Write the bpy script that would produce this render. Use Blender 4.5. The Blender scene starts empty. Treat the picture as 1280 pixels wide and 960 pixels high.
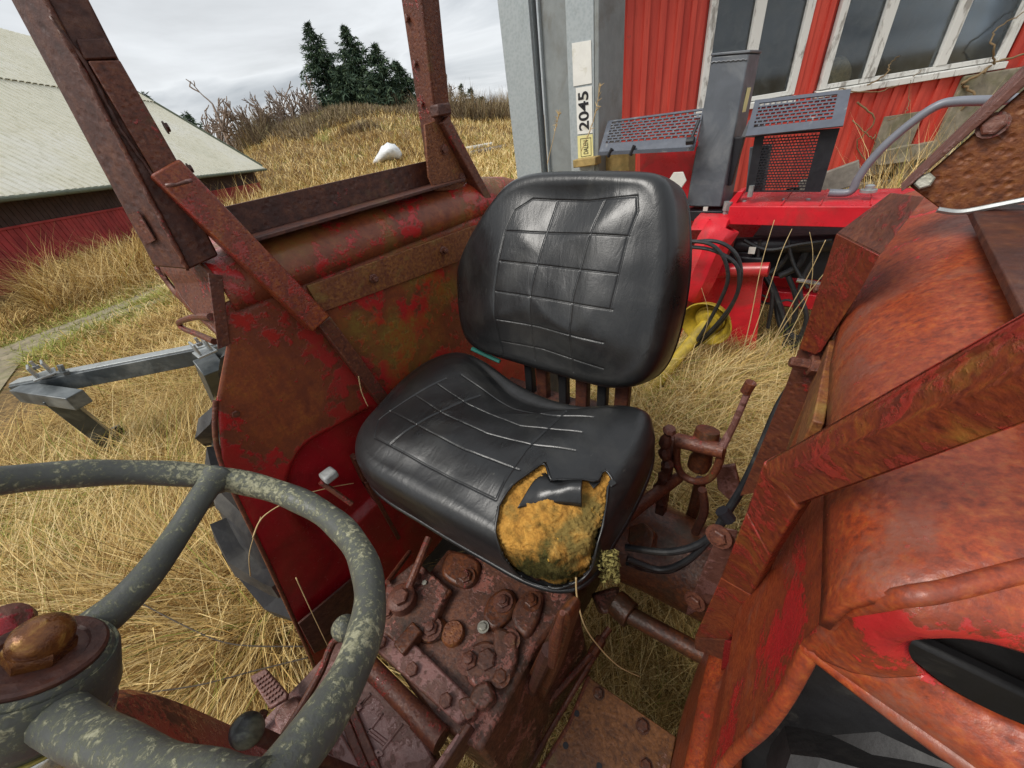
import bpy, bmesh, math, random
import numpy as np
from mathutils import Matrix, Vector
random.seed(7); RNG = np.random.default_rng(7)
scene = bpy.context.scene
COL = scene.collection
R_ = math.radians

# ------------------------------------------------------------------ camera
F_PX = 460.0                                   # focal length, in pixels of a 1280 px wide frame
_down = np.array([108, 640, F_PX]); _down = _down / np.linalg.norm(_down)
_y = np.array([470, -392, F_PX]); _y = _y - _y.dot(_down) * _down; _y = _y / np.linalg.norm(_y)
_M = np.array([np.cross(_y, -_down), _y, -_down])     # world = _M @ (right, down, forward)
CAM = np.array([.365, 0, 1.65])
cd = bpy.data.cameras.new('camera'); cam = bpy.data.objects.new('camera', cd); COL.objects.link(cam)
mw = Matrix.Identity(4)
for i in range(3):
    mw[i][0] = _M[i, 0]; mw[i][1] = -_M[i, 1]; mw[i][2] = -_M[i, 2]; mw[i][3] = CAM[i]
cam.matrix_world = mw
cd.sensor_width = 36; cd.sensor_fit = 'HORIZONTAL'; cd.lens = 36 * F_PX / 1280
cd.clip_start = .01; cd.clip_end = 3000
scene.camera = cam

# ------------------------------------------------------------------ world, sun, exposure
SUN_EL, SUN_AZ = R_(52), R_(205)               # azimuth measured from +Y towards +X
w = bpy.data.worlds.new('World'); scene.world = w; w.use_nodes = True
nt = w.node_tree; nt.nodes.clear()
out = nt.nodes.new('ShaderNodeOutputWorld'); bg = nt.nodes.new('ShaderNodeBackground')
sky = nt.nodes.new('ShaderNodeTexSky'); sky.sky_type = 'NISHITA'; sky.sun_disc = False
sky.sun_elevation = SUN_EL; sky.sun_rotation = SUN_AZ; sky.air_density = 1.2; sky.dust_density = 2.0
tc = nt.nodes.new('ShaderNodeTexCoord')
sep = nt.nodes.new('ShaderNodeSeparateXYZ'); nt.links.new(tc.outputs['Generated'], sep.inputs[0])
def wm(op, a, b):
    n = nt.nodes.new('ShaderNodeMath'); n.operation = op
    for i, v in enumerate((a, b)):
        if isinstance(v, (int, float)): n.inputs[i].default_value = v
        else: nt.links.new(v, n.inputs[i])
    return n.outputs[0]
den = wm('ADD', wm('ABSOLUTE', sep.outputs[2], 0), .16)      # clouds on a flat layer overhead
cx = wm('DIVIDE', sep.outputs[0], den); cy = wm('DIVIDE', sep.outputs[1], den)
comb = nt.nodes.new('ShaderNodeCombineXYZ'); nt.links.new(cx, comb.inputs[0]); nt.links.new(cy, comb.inputs[1])
nz = nt.nodes.new('ShaderNodeTexNoise'); nz.inputs['Scale'].default_value = .75; nz.inputs['Detail'].default_value = 7
nz.inputs['Roughness'].default_value = .52; nz.inputs['Distortion'].default_value = .5
nt.links.new(comb.outputs[0], nz.inputs['Vector'])
rp = nt.nodes.new('ShaderNodeValToRGB')
for e, (p, c) in zip([rp.color_ramp.elements[0], rp.color_ramp.elements[1], rp.color_ramp.elements.new(.5)],
                     [(.32, (3.1, 3.35, 3.65, 1)), (.66, (8.3, 8.4, 8.5, 1)), (.5, (6.2, 6.4, 6.6, 1))]):
    e.position = p; e.color = c
nt.links.new(nz.outputs['Fac'], rp.inputs[0])
mx = nt.nodes.new('ShaderNodeMix'); mx.data_type = 'RGBA'; mx.inputs['Factor'].default_value = .93
nt.links.new(sky.outputs[0], mx.inputs['A']); nt.links.new(rp.outputs[0], mx.inputs['B'])
nt.links.new(mx.outputs['Result'], bg.inputs['Color']); bg.inputs['Strength'].default_value = .073
nt.links.new(bg.outputs[0], out.inputs[0])
sl = bpy.data.lights.new('sun', 'SUN'); sl.energy = 1.5; sl.angle = R_(25); sl.color = (1, .96, .9)
so = bpy.data.objects.new('sun', sl); COL.objects.link(so)
sdir = Vector((math.sin(SUN_AZ) * math.cos(SUN_EL), math.cos(SUN_AZ) * math.cos(SUN_EL), math.sin(SUN_EL)))
so.rotation_euler = sdir.to_track_quat('Z', 'Y').to_euler()
scene.view_settings.view_transform = 'Standard'; scene.view_settings.look = 'None'
scene.view_settings.gamma = 1; scene.view_settings.use_curve_mapping = False
scene.view_settings.exposure = .98

# ------------------------------------------------------------------ measuring helpers: a sight line met with a real plane
def ray(u, v):
    d = _M @ np.array([u - 640, v - 480, F_PX]); return d / np.linalg.norm(d)
def P(u, v, x=None, y=None, z=None):
    d = ray(u, v)
    i, val = (0, x) if x is not None else (1, y) if y is not None else (2, z)
    return CAM + d * ((val - CAM[i]) / d[i])
def PP(u, v, o, n):
    d = ray(u, v); o = np.array(o, float); n = np.array(n, float)
    return CAM + d * ((o - CAM).dot(n) / d.dot(n))
def PD(u, v, dist):
    d = ray(u, v); return CAM + d * (dist / math.hypot(d[0], d[1]))
def proj(p):
    c = (np.asarray(p) - CAM) @ _M
    return np.stack([640 + F_PX * c[..., 0] / c[..., 2], 480 + F_PX * c[..., 1] / c[..., 2]], -1)

# ------------------------------------------------------------------ mesh helpers
def nrm(v):
    v = np.array(v, float); return v / np.linalg.norm(v)
def frame(n, up=(0, 0, 1)):
    n = nrm(n); up = np.array(up, float)
    if abs(n.dot(nrm(up))) > .95: up = np.array([0, 1., 0]) if abs(n[1]) < .9 else np.array([1., 0, 0])
    a = nrm(np.cross(up, n)); return a, np.cross(n, a), n
class MB:
    def __init__(s): s.v = []; s.f = []; s.n = 0
    def add(s, v, f):
        v = np.asarray(v, float).reshape(-1, 3); s.v.append(v)
        s.f.extend([tuple(int(i) + s.n for i in q) for q in f]); s.n += len(v); return s
    def box(s, c, size, rot=None, taper=1):
        x, y, z = np.array(size, float) / 2
        v = np.array([(-x, -y, -z), (x, -y, -z), (x, y, -z), (-x, y, -z), (-x * taper, -y * taper, z), (x * taper, -y * taper, z), (x * taper, y * taper, z), (-x * taper, y * taper, z)])
        if rot is not None: v = v @ np.asarray(rot, float).T
        return s.add(v + np.array(c), [(0, 3, 2, 1), (4, 5, 6, 7), (0, 1, 5, 4), (1, 2, 6, 5), (2, 3, 7, 6), (3, 0, 4, 7)])
    def beam(s, a, b, wd, ht, side=(1, 0, 0), ext0=0, ext1=0):       # box bar from a to b; wd along side
        a = np.array(a, float); b = np.array(b, float); d = nrm(b - a); a = a - d * ext0; b = b + d * ext1
        sd = np.array(side, float); sd = nrm(sd - sd.dot(d) * d); up = np.cross(d, sd)
        rot = np.stack([sd, up, d], 1)
        return s.box((a + b) / 2, (wd, ht, np.linalg.norm(b - a)), rot)
    def prism(s, pts, off):
        p = np.asarray(pts, float); n = len(p); o = np.array(off, float)
        f = [tuple(range(n - 1, -1, -1)), tuple(range(n, 2 * n))] + [(i, (i + 1) % n, n + (i + 1) % n, n + i) for i in range(n)]
        return s.add(np.vstack([p, p + o]), f)
    def loft(s, a, b):                                                # two rings of equal length, capped
        a = np.asarray(a, float); b = np.asarray(b, float); n = len(a)
        f = [tuple(range(n - 1, -1, -1)), tuple(range(n, 2 * n))] + [(i, (i + 1) % n, n + (i + 1) % n, n + i) for i in range(n)]
        return s.add(np.vstack([a, b]), f)
    def tube(s, pts, r, seg=10, cap=True, closed=False):
        p = np.asarray(pts, float); n = len(p); r = np.full(n, r) if np.isscalar(r) else np.asarray(r, float)
        if closed: t = np.roll(p, -1, 0) - np.roll(p, 1, 0)
        else: t = np.gradient(p, axis=0)
        t /= np.linalg.norm(t, axis=1)[:, None] + 1e-12
        a = frame(t[0])[0]; V = []
        th = np.arange(seg) * 2 * np.pi / seg
        for i in range(n):
            a = a - a.dot(t[i]) * t[i]; a /= np.linalg.norm(a) + 1e-12; b = np.cross(t[i], a)
            V.append(p[i] + r[i] * (np.cos(th)[:, None] * a + np.sin(th)[:, None] * b))
        f = []; m = n if closed else n - 1
        for i in range(m):
            j = (i + 1) % n
            f += [(i * seg + k, i * seg + (k + 1) % seg, j * seg + (k + 1) % seg, j * seg + k) for k in range(seg)]
        if cap and not closed: f += [tuple(range(seg - 1, -1, -1)), tuple((n - 1) * seg + k for k in range(seg))]
        return s.add(np.vstack(V), f)
    def lathe(s, prof, c, ax, seg=24, ph=0):                          # prof: (radius, height along ax)
        a, b, n = frame(ax); th = np.arange(seg) * 2 * np.pi / seg + ph; c = np.array(c, float)
        V = [c + n * h + r * (np.cos(th)[:, None] * a + np.sin(th)[:, None] * b) for r, h in prof]
        m = len(prof); f = []
        for i in range(m - 1):
            f += [(i * seg + k, i * seg + (k + 1) % seg, (i + 1) * seg + (k + 1) % seg, (i + 1) * seg + k) for k in range(seg)]
        if prof[0][0] > 1e-6: f.append(tuple(range(seg - 1, -1, -1)))
        if prof[-1][0] > 1e-6: f.append(tuple((m - 1) * seg + k for k in range(seg)))
        return s.add(np.vstack(V), f)
    def grid(s, V):                                                   # V: (n, m, 3)
        n, m = V.shape[:2]
        return s.add(V.reshape(-1, 3), [(i * m + j, i * m + j + 1, (i + 1) * m + j + 1, (i + 1) * m + j) for i in range(n - 1) for j in range(m - 1)])
def mesh_of(mb, name, smooth=35):
    me = bpy.data.meshes.new(name)
    v = np.vstack(mb.v); me.from_pydata(v.tolist(), [], mb.f); me.update()
    bm = bmesh.new(); bm.from_mesh(me); bmesh.ops.recalc_face_normals(bm, faces=bm.faces); bm.to_mesh(me); bm.free()
    if smooth:
        me.polygons.foreach_set('use_smooth', [True] * len(me.polygons)); me.set_sharp_from_angle(angle=R_(smooth))
    return me
def attach(o, parent):
    if parent is None: return
    o.parent = parent
    o.matrix_parent_inverse = world_of(parent).inverted()
def world_of(o):
    return o.matrix_basis if o.parent is None else world_of(o.parent) @ o.matrix_parent_inverse @ o.matrix_basis
def add(name, mb, mat, parent=None, smooth=35, bevel=0, thick=0, label=None, kind=None):
    me = mb if isinstance(mb, bpy.types.Mesh) else mesh_of(mb, name, smooth)
    o = bpy.data.objects.new(name, me); COL.objects.link(o)
    if mat is not None and not me.materials: me.materials.append(mat)
    attach(o, parent)
    if thick:
        m = o.modifiers.new('solid', 'SOLIDIFY'); m.thickness = thick; m.offset = 0
    if bevel:
        m = o.modifiers.new('bevel', 'BEVEL'); m.width = bevel; m.segments = 2; m.limit_method = 'ANGLE'; m.angle_limit = R_(40)
        m.harden_normals = False
    if label: o['label'] = label
    if kind: o['kind'] = kind
    return o
def thing(name, label, cat, loc=(0, 0, 0), group=None):
    o = bpy.data.objects.new(name, None); o.empty_display_size = .1; COL.objects.link(o); o.location = loc
    return tag(o, label, cat, group)
def tag(o, label, cat, group=None):
    o['label'] = label; o['category'] = cat
    if group: o['group'] = group
    return o
def catmull(pts, n=12, closed=False):
    p = np.asarray(pts, float); L = len(p); outp = []
    rng = range(L) if closed else range(L - 1)
    for i in rng:
        if closed: a, b, c, d = p[(i - 1) % L], p[i], p[(i + 1) % L], p[(i + 2) % L]
        else: a, b, c, d = p[max(i - 1, 0)], p[i], p[i + 1], p[min(i + 2, L - 1)]
        for t in np.arange(n) / n:
            outp.append(.5 * (2 * b + (c - a) * t + (2 * a - 5 * b + 4 * c - d) * t * t + (3 * b - 3 * c + d - a) * t ** 3))
    if not closed: outp.append(p[-1])
    return np.array(outp)
def inpoly(q, poly):
    x, y = q[..., 0], q[..., 1]; r = np.zeros(x.shape, bool); n = len(poly)
    for i in range(n):
        (x0, y0), (x1, y1) = poly[i], poly[(i + 1) % n]
        c = ((y0 > y) != (y1 > y)) & (x < (x1 - x0) * (y - y0) / (y1 - y0 + 1e-12) + x0); r ^= c
    return r
def segdist(x, y, segs):
    d = np.full(x.shape, 9.)
    for (ax, ay), (bx, by) in segs:
        dx, dy = bx - ax, by - ay; L = dx * dx + dy * dy + 1e-12
        t = np.clip(((x - ax) * dx + (y - ay) * dy) / L, 0, 1)
        d = np.minimum(d, np.hypot(x - ax - t * dx, y - ay - t * dy))
    return d
def sqmap(outline, n, c=None, soft=0):
    """fills a star-shaped outline with an n x n grid; returns XY (n,n,2), ring r (n,n), distance to rim"""
    o = np.asarray(outline, float)
    o = np.vstack([o[i] + (o[(i + 1) % len(o)] - o[i]) * t for i in range(len(o)) for t in np.arange(6)[:, None] / 6]) if len(o) < 200 else o
    if c is None: c = (o.max(0) + o.min(0)) / 2
    c = np.array(c); q = o - c; ang = np.arctan2(q[:, 1], q[:, 0]); rad = np.hypot(q[:, 0], q[:, 1])
    k = np.argsort(ang); ang = ang[k]; rad = rad[k]
    if soft:
        au = np.linspace(-np.pi, np.pi, 720, endpoint=False); ru = np.interp(au, ang, rad, period=2 * np.pi); kk = np.hanning(soft + 2)[1:-1]; kk /= kk.sum()
        ru = np.convolve(np.concatenate([ru[-soft:], ru, ru[:soft]]), kk, 'same')[soft:-soft]; ang, rad = au, ru
    W, H = (o.max(0) - o.min(0)) / 2
    g = np.linspace(-1, 1, n); A, B = np.meshgrid(g, g, indexing='ij'); r = np.maximum(abs(A), abs(B))
    th = np.arctan2(B * H, A * W); bd = np.interp(th, ang, rad, period=2 * np.pi)
    XY = np.stack([c[0] + r * bd * np.cos(th), c[1] + r * bd * np.sin(th)], -1)
    return XY, r, (1 - r) * bd
def rim_idx(n):
    i = [(a, 0) for a in range(n)] + [(n - 1, b) for b in range(1, n)] + [(a, n - 1) for a in range(n - 2, -1, -1)] + [(0, b) for b in range(n - 2, 0, -1)]
    return np.array([a * n + b for a, b in i])
def vnoise(x, y, s, seed=0):
    x = np.asarray(x) / s + 17.3 * seed; y = np.asarray(y) / s + 5.1 * seed
    xi, yi = np.floor(x).astype(int), np.floor(y).astype(int); fx, fy = x - xi, y - yi
    fx = fx * fx * (3 - 2 * fx); fy = fy * fy * (3 - 2 * fy)
    h = lambda a, b: np.modf(np.abs(np.sin(a * 127.1 + b * 311.7 + seed * 74.7) * 43758.5453))[0]
    return (h(xi, yi) * (1 - fx) + h(xi + 1, yi) * fx) * (1 - fy) + (h(xi, yi + 1) * (1 - fx) + h(xi + 1, yi + 1) * fx) * fy

# ------------------------------------------------------------------ materials
class MT:
    def __init__(s, name):
        s.m = bpy.data.materials.new(name); s.m.use_nodes = True; s.t = s.m.node_tree; s.b = s.t.nodes['Principled BSDF']
        s.tc = s.t.nodes.new('ShaderNodeTexCoord'); s.geo = s.t.nodes.new('ShaderNodeNewGeometry'); s.co = s.geo.outputs['Position']
    def link(s, a, b): s.t.links.new(a, b)
    def put(s, sock, v):
        if isinstance(v, bpy.types.NodeSocket): s.link(v, sock)
        elif isinstance(v, (tuple, list)) and len(v) == 3 and len(sock.default_value) == 4: sock.default_value = (*v, 1)
        else: sock.default_value = v
    def noise(s, sc, det=5, rough=.55, dist=0, stretch=None, seed=0):
        n = s.t.nodes.new('ShaderNodeTexNoise'); n.inputs['Scale'].default_value = sc; n.inputs['Detail'].default_value = det
        n.inputs['Roughness'].default_value = rough; n.inputs['Distortion'].default_value = dist
        m = s.t.nodes.new('ShaderNodeMapping'); s.link(s.co, m.inputs[0]); m.inputs['Location'].default_value = (seed * 3.7, seed * 1.3, seed * 2.1)
        if stretch: m.inputs['Scale'].default_value = stretch
        s.link(m.outputs[0], n.inputs['Vector'])
        return n.outputs['Fac']
    def voro(s, sc, feature='F1'):
        n = s.t.nodes.new('ShaderNodeTexVoronoi'); n.feature = feature; n.inputs['Scale'].default_value = sc; s.link(s.co, n.inputs['Vector']); return n.outputs['Distance']
    def ramp(s, fac, *st):
        n = s.t.nodes.new('ShaderNodeValToRGB'); e = n.color_ramp.elements
        while len(e) < len(st): e.new(.5)
        for k, (p, c) in zip(e, st):
            k.position = p; k.color = (c, c, c, 1) if isinstance(c, (int, float)) else (*c, 1)
        s.link(fac, n.inputs[0]); return n.outputs[0]
    def mix(s, f, a, b, mode='MIX'):
        n = s.t.nodes.new('ShaderNodeMix'); n.data_type = 'RGBA'; n.blend_type = mode
        s.put(n.inputs['Factor'], f); s.put(n.inputs['A'], a); s.put(n.inputs['B'], b); return n.outputs['Result']
    def math(s, op, a, b=0.):
        n = s.t.nodes.new('ShaderNodeMath'); n.operation = op; s.put(n.inputs[0], a); s.put(n.inputs[1], b); return n.outputs[0]
    def bump(s, h, st=.3, dist=.002, base=None):
        n = s.t.nodes.new('ShaderNodeBump'); n.inputs['Strength'].default_value = st; n.inputs['Distance'].default_value = dist
        s.link(h, n.inputs['Height'])
        if base is not None: s.link(base, n.inputs['Normal'])
        return n.outputs[0]
    def done(s, col=None, rough=None, normal=None, metal=None, spec=None, **kw):
        if col is not None: s.put(s.b.inputs['Base Color'], col)
        if rough is not None: s.put(s.b.inputs['Roughness'], rough)
        if normal is not None: s.put(s.b.inputs['Normal'], normal)
        if metal is not None: s.put(s.b.inputs['Metallic'], metal)
        if spec is not None: s.put(s.b.inputs['Specular IOR Level'], spec)
        for k, v in kw.items(): s.put(s.b.inputs[k], v)
        return s.m
RED = (.50, .018, .02)
def rust(name, paint=.35, paint_c=RED, r1=(.055, .018, .010), r2=(.20, .060, .020), r3=(.34, .12, .03), moss=.2, moss_c=(.10, .075, .012),
         sc=6, rough=(.30, .62), grain=1., pit=.0, seed=0, stretch=None, attr=None, fine=1., attr_c=((.16, .004, .009), (.46, .009, .020)), bs=.6):
    m = MT(name)
    a = m.noise(sc, 7, .6, .6, stretch, seed); b = m.noise(sc * 7, 6, .65, 0, stretch, seed + 1); c = m.noise(170 * fine, 4, .65, 0, None, seed)
    st_ = m.noise(34, 4, .6, .2, (1, 1, .10), seed + 9)
    ab = m.math('ADD', m.math('MULTIPLY', a, .62), m.math('MULTIPLY', b, .38))
    rc = m.ramp(b, (.30, r1), (.5, r2), (.72, r3))
    rc = m.mix(m.ramp(c, (.35, .0), (.75, .55)), rc, r1)
    lo = .5 + (.5 - paint) * .42
    if attr:
        an = m.t.nodes.new('ShaderNodeAttribute'); an.attribute_name = attr; ab = m.math('ADD', ab, m.math('MULTIPLY', an.outputs['Fac'], .25))
    ab = m.math('ADD', ab, m.math('MULTIPLY', m.math('SUBTRACT', c, .5), .10)); pm = m.ramp(ab, (max(0, lo - .012), 0.), (min(1, lo + .022), 1.))
    rc = m.mix(m.math('MULTIPLY', m.ramp(ab, (max(0, lo - .07), 0.), (max(.01, lo - .012), 1.)), .55), rc, r1)
    rc = m.mix(m.ramp(st_, (.52, 0.), (.70, .6)), rc, r1)
    pc = m.mix(m.ramp(m.noise(sc * 2.3, 4, .5, 0, None, seed + 3), (.3, 0.), (.75, .75)), paint_c, tuple(.55 * k + .02 for k in paint_c))
    col = m.mix(pm, rc, pc)
    if attr: col = m.mix(m.math('MULTIPLY', m.math('MULTIPLY', an.outputs['Fac'], pm), .9), col, m.mix(m.ramp(a, (.35, 0.), (.65, 1.)), *attr_c))
    if moss:
        mm = m.noise(sc * .8, 5, .6, .3, None, seed + 5); ml = .5 + (.5 - moss) * .42
        if attr: mm = m.math('SUBTRACT', mm, m.math('MULTIPLY', an.outputs['Fac'], .2))
        mask = m.math('MULTIPLY', m.ramp(mm, (ml - .04, 0.), (ml + .10, 1.)), m.ramp(c, (.25, .35), (.6, 1.)))
        col = m.mix(m.math('MULTIPLY', mask, .85), col, m.mix(c, moss_c, tuple(k * 2.1 for k in moss_c)))
    col = m.mix(m.ramp(m.noise(5.5, 7, .62, .8, (1, 1, .45), seed + 13), (.47, 0.), (.66, .5)), col, tuple(min(1, k * 1.35) for k in r1))
    rg = m.mix(pm, (rough[1],) * 3, (rough[0],) * 3)
    rg = m.math('SUBTRACT', rg, m.ramp(b, (.4, 0.), (.8, .22)))
    h = m.math('ADD', m.math('MULTIPLY', c, .5 * grain), m.math('MULTIPLY', b, .8))
    if pit: h = m.math('ADD', h, m.math('MULTIPLY', m.ramp(m.voro(75 * fine), (.08, 0.), (.42, 1.)), pit * 1.6))
    h = m.math('ADD', h, m.math('MULTIPLY', pm, .35))
    rg = m.math('ADD', rg, m.math('MULTIPLY', m.math('SUBTRACT', c, .5), .25))
    return m.done(col, rg, m.bump(h, bs, .0022 / fine ** .5))
def plain(name, col, rough=.5, metal=0, var=.25, sc=20, bump=.15, dirt=None, dirt_amt=.3, **kw):
    m = MT(name); a = m.noise(sc, 6, .6, .3)
    c = m.mix(m.ramp(a, (.3, 0.), (.75, 1.)), tuple(k * (1 - var) for k in col), tuple(min(1, k * (1 + var)) for k in col))
    if dirt: c = m.mix(m.ramp(m.noise(sc * .45, 7, .65, .5, None, 3), (.62 - dirt_amt * .35, 0.), (.72, .85)), c, dirt)
    rg = m.ramp(m.noise(sc * 1.7, 5, .6, 0, None, 2), (.3, max(0, rough - .1)), (.75, min(1, rough + .12)))
    return m.done(c, rg, m.bump(m.noise(sc * 6, 4), bump, .0015), metal, **kw)
M = {}
M['fender_left'] = rust('rusty_red_paint_mossy', .47, (.46, .022, .020), (.13, .032, .016), (.28, .072, .024), (.40, .15, .034), .40, (.14, .10, .018), 6, (.26, .46), .7, 0, 1, None, 'paint')
M['fender_low'] = rust('deep_red_paint', .78, (.24, .005, .012), (.06, .015, .01), (.14, .035, .015), (.2, .07, .02), .06, sc=5, rough=(.3, .5), seed=2)
M['fender_right'] = rust('orange_rusty_paint', .24, (.62, .030, .026), (.11, .022, .012), (.38, .062, .017), (.52, .145, .034), .36, (.15, .060, .040), 28, (.25, .46), 1.2, .3, 4, None, 'paint', 2.2, ((.45, .010, .022), (.66, .016, .034)), .28)
M['rust_dark'] = rust('dark_rust', .10, (.22, .03, .025), (.035, .013, .010), (.085, .026, .015), (.15, .055, .025), .10, (.07, .05, .02), 9, (.4, .6), 1., .35, 6)
M['rust_mid'] = rust('brown_red_rust', .32, (.30, .03, .022), (.055, .018, .012), (.15, .042, .020), (.24, .09, .035), .15, (.10, .07, .02), 18, (.32, .55), 1., .35, 8, None, None, 1.5)
M['rust_orange'] = rust('orange_pitted_rust', .05, (.3, .04, .02), (.075, .022, .010), (.20, .062, .018), (.30, .12, .035), .12, (.13, .09, .02), 22, (.4, .62), 1.5, .7, 9, None, None, 2.)
M['rust_strip'] = rust('speckled_rust', .08, (.3, .04, .02), (.09, .020, .012), (.24, .085, .024), (.33, .15, .04), .3, (.17, .11, .025), 20, (.4, .62), 1.3, .3, 10)
M['beam'] = rust('red_orange_pitted_beam', .40, (.34, .035, .022), (.10, .018, .012), (.27, .055, .018), (.42, .15, .03), .14, (.22, .12, .02), 24, (.24, .42), 1.2, .4, 11, None, None, 2.4, bs=.42)
M['cast'] = rust('oily_cast_iron', .42, (.32, .120, .090), (.035, .014, .010), (.17, .065, .036), (.30, .12, .055), .36, (.024, .017, .010), 17, (.33, .5), 1., .1, 12)
M['cast_dark'] = rust('dark_oily_casting', .22, (.24, .055, .045), (.03, .012, .008), (.13, .040, .016), (.24, .075, .02), .35, (.03, .02, .01), 17, (.28, .45), 1., .2, 13)
M['step'] = rust('rusty_step_plate', .20, (.28, .13, .09), (.06, .022, .010), (.19, .075, .02), (.30, .13, .055), .12, (.11, .08, .02), 14, (.25, .42), .8, .1, 14)
M['mauve'] = rust('mauve_weathered_steel', .5, (.25, .12, .105), (.09, .036, .026), (.18, .078, .06), (.27, .14, .10), .05, sc=12, rough=(.35, .5), seed=15)
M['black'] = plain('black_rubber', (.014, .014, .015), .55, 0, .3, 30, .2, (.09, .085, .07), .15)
M['tyre'] = plain('weathered_tyre', (.030, .030, .031), .6, 0, .4, 18, .4, (.11, .105, .09), .35)
M['hose'] = plain('black_hose', (.016, .017, .019), .42, 0, .3, 40, .1, (.07, .07, .065), .2)
M['steel'] = plain('bare_steel', (.42, .42, .42), .38, .8, .2, 40, .15, (.2, .17, .12), .2)
M['bolt_rust'] = rust('rusty_bolt', .1, (.2, .05, .04), (.05, .018, .012), (.15, .048, .028), (.24, .10, .05), .1, sc=40, rough=(.35, .55), seed=17)
M['zinc'] = plain('dull_zinc', (.34, .33, .28), .45, .5, .3, 60, .3, (.2, .2, .12), .3)
def vinyl():
    m = MT('black_vinyl'); a = m.noise(5, 6, .6, .5); w = m.noise(55, 5, .6, 1.2, (1, .35, .35), 2); g = m.noise(420, 2)
    sc = m.noise(40, 7, .7, .4, (4.5, 1, .45), 6); du = m.noise(9, 8, .7, .6, None, 8)
    c = m.mix(m.ramp(a, (.35, 0.), (.75, 1.)), (.009, .0095, .010), (.020, .021, .022))
    c = m.mix(m.ramp(sc, (.66, 0.), (.72, .45)), c, (.16, .155, .13)); c = m.mix(m.ramp(du, (.5, 0.), (.8, .35)), c, (.075, .073, .064))
    h = m.math('ADD', m.math('MULTIPLY', w, .9), m.math('MULTIPLY', g, .14))
    return m.done(c, m.ramp(a, (.3, .25), (.7, .40)), m.bump(h, .28, .003), spec=.55)
M['vinyl'] = vinyl()
def foam():
    m = MT('weathered_foam'); a = m.noise(34, 8, .72, .6); b = m.noise(230, 4, .75); d = m.noise(11, 6, .65, .3, None, 4); n = m.noise(28, 5, .6, 0, None, 7)
    c = m.ramp(a, (.30, (.15, .10, .025)), (.43, (.42, .21, .045)), (.55, (.62, .32, .065)), (.70, (.74, .46, .14)))
    sep = m.t.nodes.new('ShaderNodeSeparateXYZ'); m.link(m.co, sep.inputs[0])
    low = m.math('ADD', m.math('SUBTRACT', .250, sep.outputs[1]), m.math('MULTIPLY', m.math('SUBTRACT', 1.135, sep.outputs[2]), 1.4))                      # moss has grown from the front lip of the cushion
    mk = m.ramp(m.math('ADD', m.math('MULTIPLY', low, 2.6), m.math('MULTIPLY', m.math('SUBTRACT', d, .5), 1.9)), (.08, 0.), (.30, 1.))
    c = m.mix(mk, c, m.ramp(b, (.3, (.018, .016, .005)), (.6, (.085, .075, .02)), (.8, (.20, .17, .05))))
    c = m.mix(m.ramp(m.noise(15, 5, .6, .4, None, 11), (.50, 0.), (.62, .8)), c, m.mix(b, (.10, .085, .025), (.26, .22, .075)))
    c = m.mix(m.ramp(n, (.64, 0.), (.67, 1.)), c, (.86, .50, .08))
    return m.done(c, .85, m.bump(m.math('ADD', b, m.math('MULTIPLY', a, .5)), 1., .005), spec=.15)
M['foam'] = foam()
def lichen(nm='grey_plastic_with_lichen', less=0.):
    m = MT(nm); a = m.noise(14, 6, .6, .3); s1 = m.noise(170, 6, .70, .4); b = m.noise(300, 3, .6)
    sn = m.t.nodes.new('ShaderNodeSeparateXYZ'); m.link(m.geo.outputs['Normal'], sn.inputs[0]); nz_ = sn.outputs[2]
    base = m.mix(a, (.046, .049, .044), (.125, .13, .117))
    t = m.math('ADD', s1, m.math('ADD', m.math('MULTIPLY', m.math('SUBTRACT', a, .5), .6), m.math('MULTIPLY', nz_, .055)))
    t = m.math('SUBTRACT', m.math('ADD', t, m.math('MULTIPLY', m.math('SUBTRACT', m.noise(6, 3, .5, 0, None, 9), .5), .35)), less); mask = m.ramp(t, (.53, 0.), (.62, .8)); dark = m.ramp(t, (.44, 0.), (.52, 1.))
    c = m.mix(m.math('MULTIPLY', dark, .5), base, (.11, .12, .075))
    c = m.mix(mask, c, m.ramp(b, (.3, (.24, .235, .14)), (.7, (.46, .44, .30))))
    return m.done(c, m.mix(mask, (.42,) * 3, (.85,) * 3), m.bump(m.math('ADD', m.math('MULTIPLY', mask, .6), m.math('MULTIPLY', b, .4)), .6, .0018), spec=.35)
M['lichen'] = lichen(); M['spoke'] = lichen('grey_plastic_spoke', .10)
def gold():
    m = MT('wet_rusty_nut'); a = m.noise(60, 6, .65, .4); b = m.noise(160, 4)
    c = m.ramp(a, (.35, (.07, .02, .012)), (.55, (.2, .075, .02)), (.72, (.42, .24, .06)))
    return m.done(c, m.ramp(b, (.3, .14), (.7, .32)), m.bump(a, .6, .003), .35)
M['nut'] = gold()
M['pale_plastic'] = plain('light_grey_knob', (.36, .37, .36), .5, 0, .2, 60, .1, (.2, .2, .15), .3)
M['cream'] = plain('dirty_cream_paint', (.44, .38, .10), .5, 0, .3, 25, .2, (.10, .06, .02), .4)
M['chrome'] = plain('worn_chrome', (.62, .62, .6), .25, .9, .1, 40, .1, (.2, .17, .13), .25)
M['hood'] = rust('faded_red_hood', .62, (.36, .012, .02), (.09, .03, .02), (.2, .07, .04), (.28, .13, .07), .08, sc=8, rough=(.35, .6), seed=21)
M['mach_red'] = plain('bright_red_machine_paint', (.60, .018, .03), .32, 0, .18, 9, .04, (.22, .05, .04), .35)
M['mach_grey'] = plain('dark_grey_machine_paint', (.085, .095, .11), .40, 0, .2, 10, .06, (.17, .18, .19), .35)
M['guard'] = plain('grey_guard_paint', (.085, .095, .118), .38, 0, .15, 20, .05, (.3, .3, .28), .1)
M['guard_dark'] = plain('black_guard_paint', (.012, .012, .016), .5, 0, .2, 20)
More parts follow.
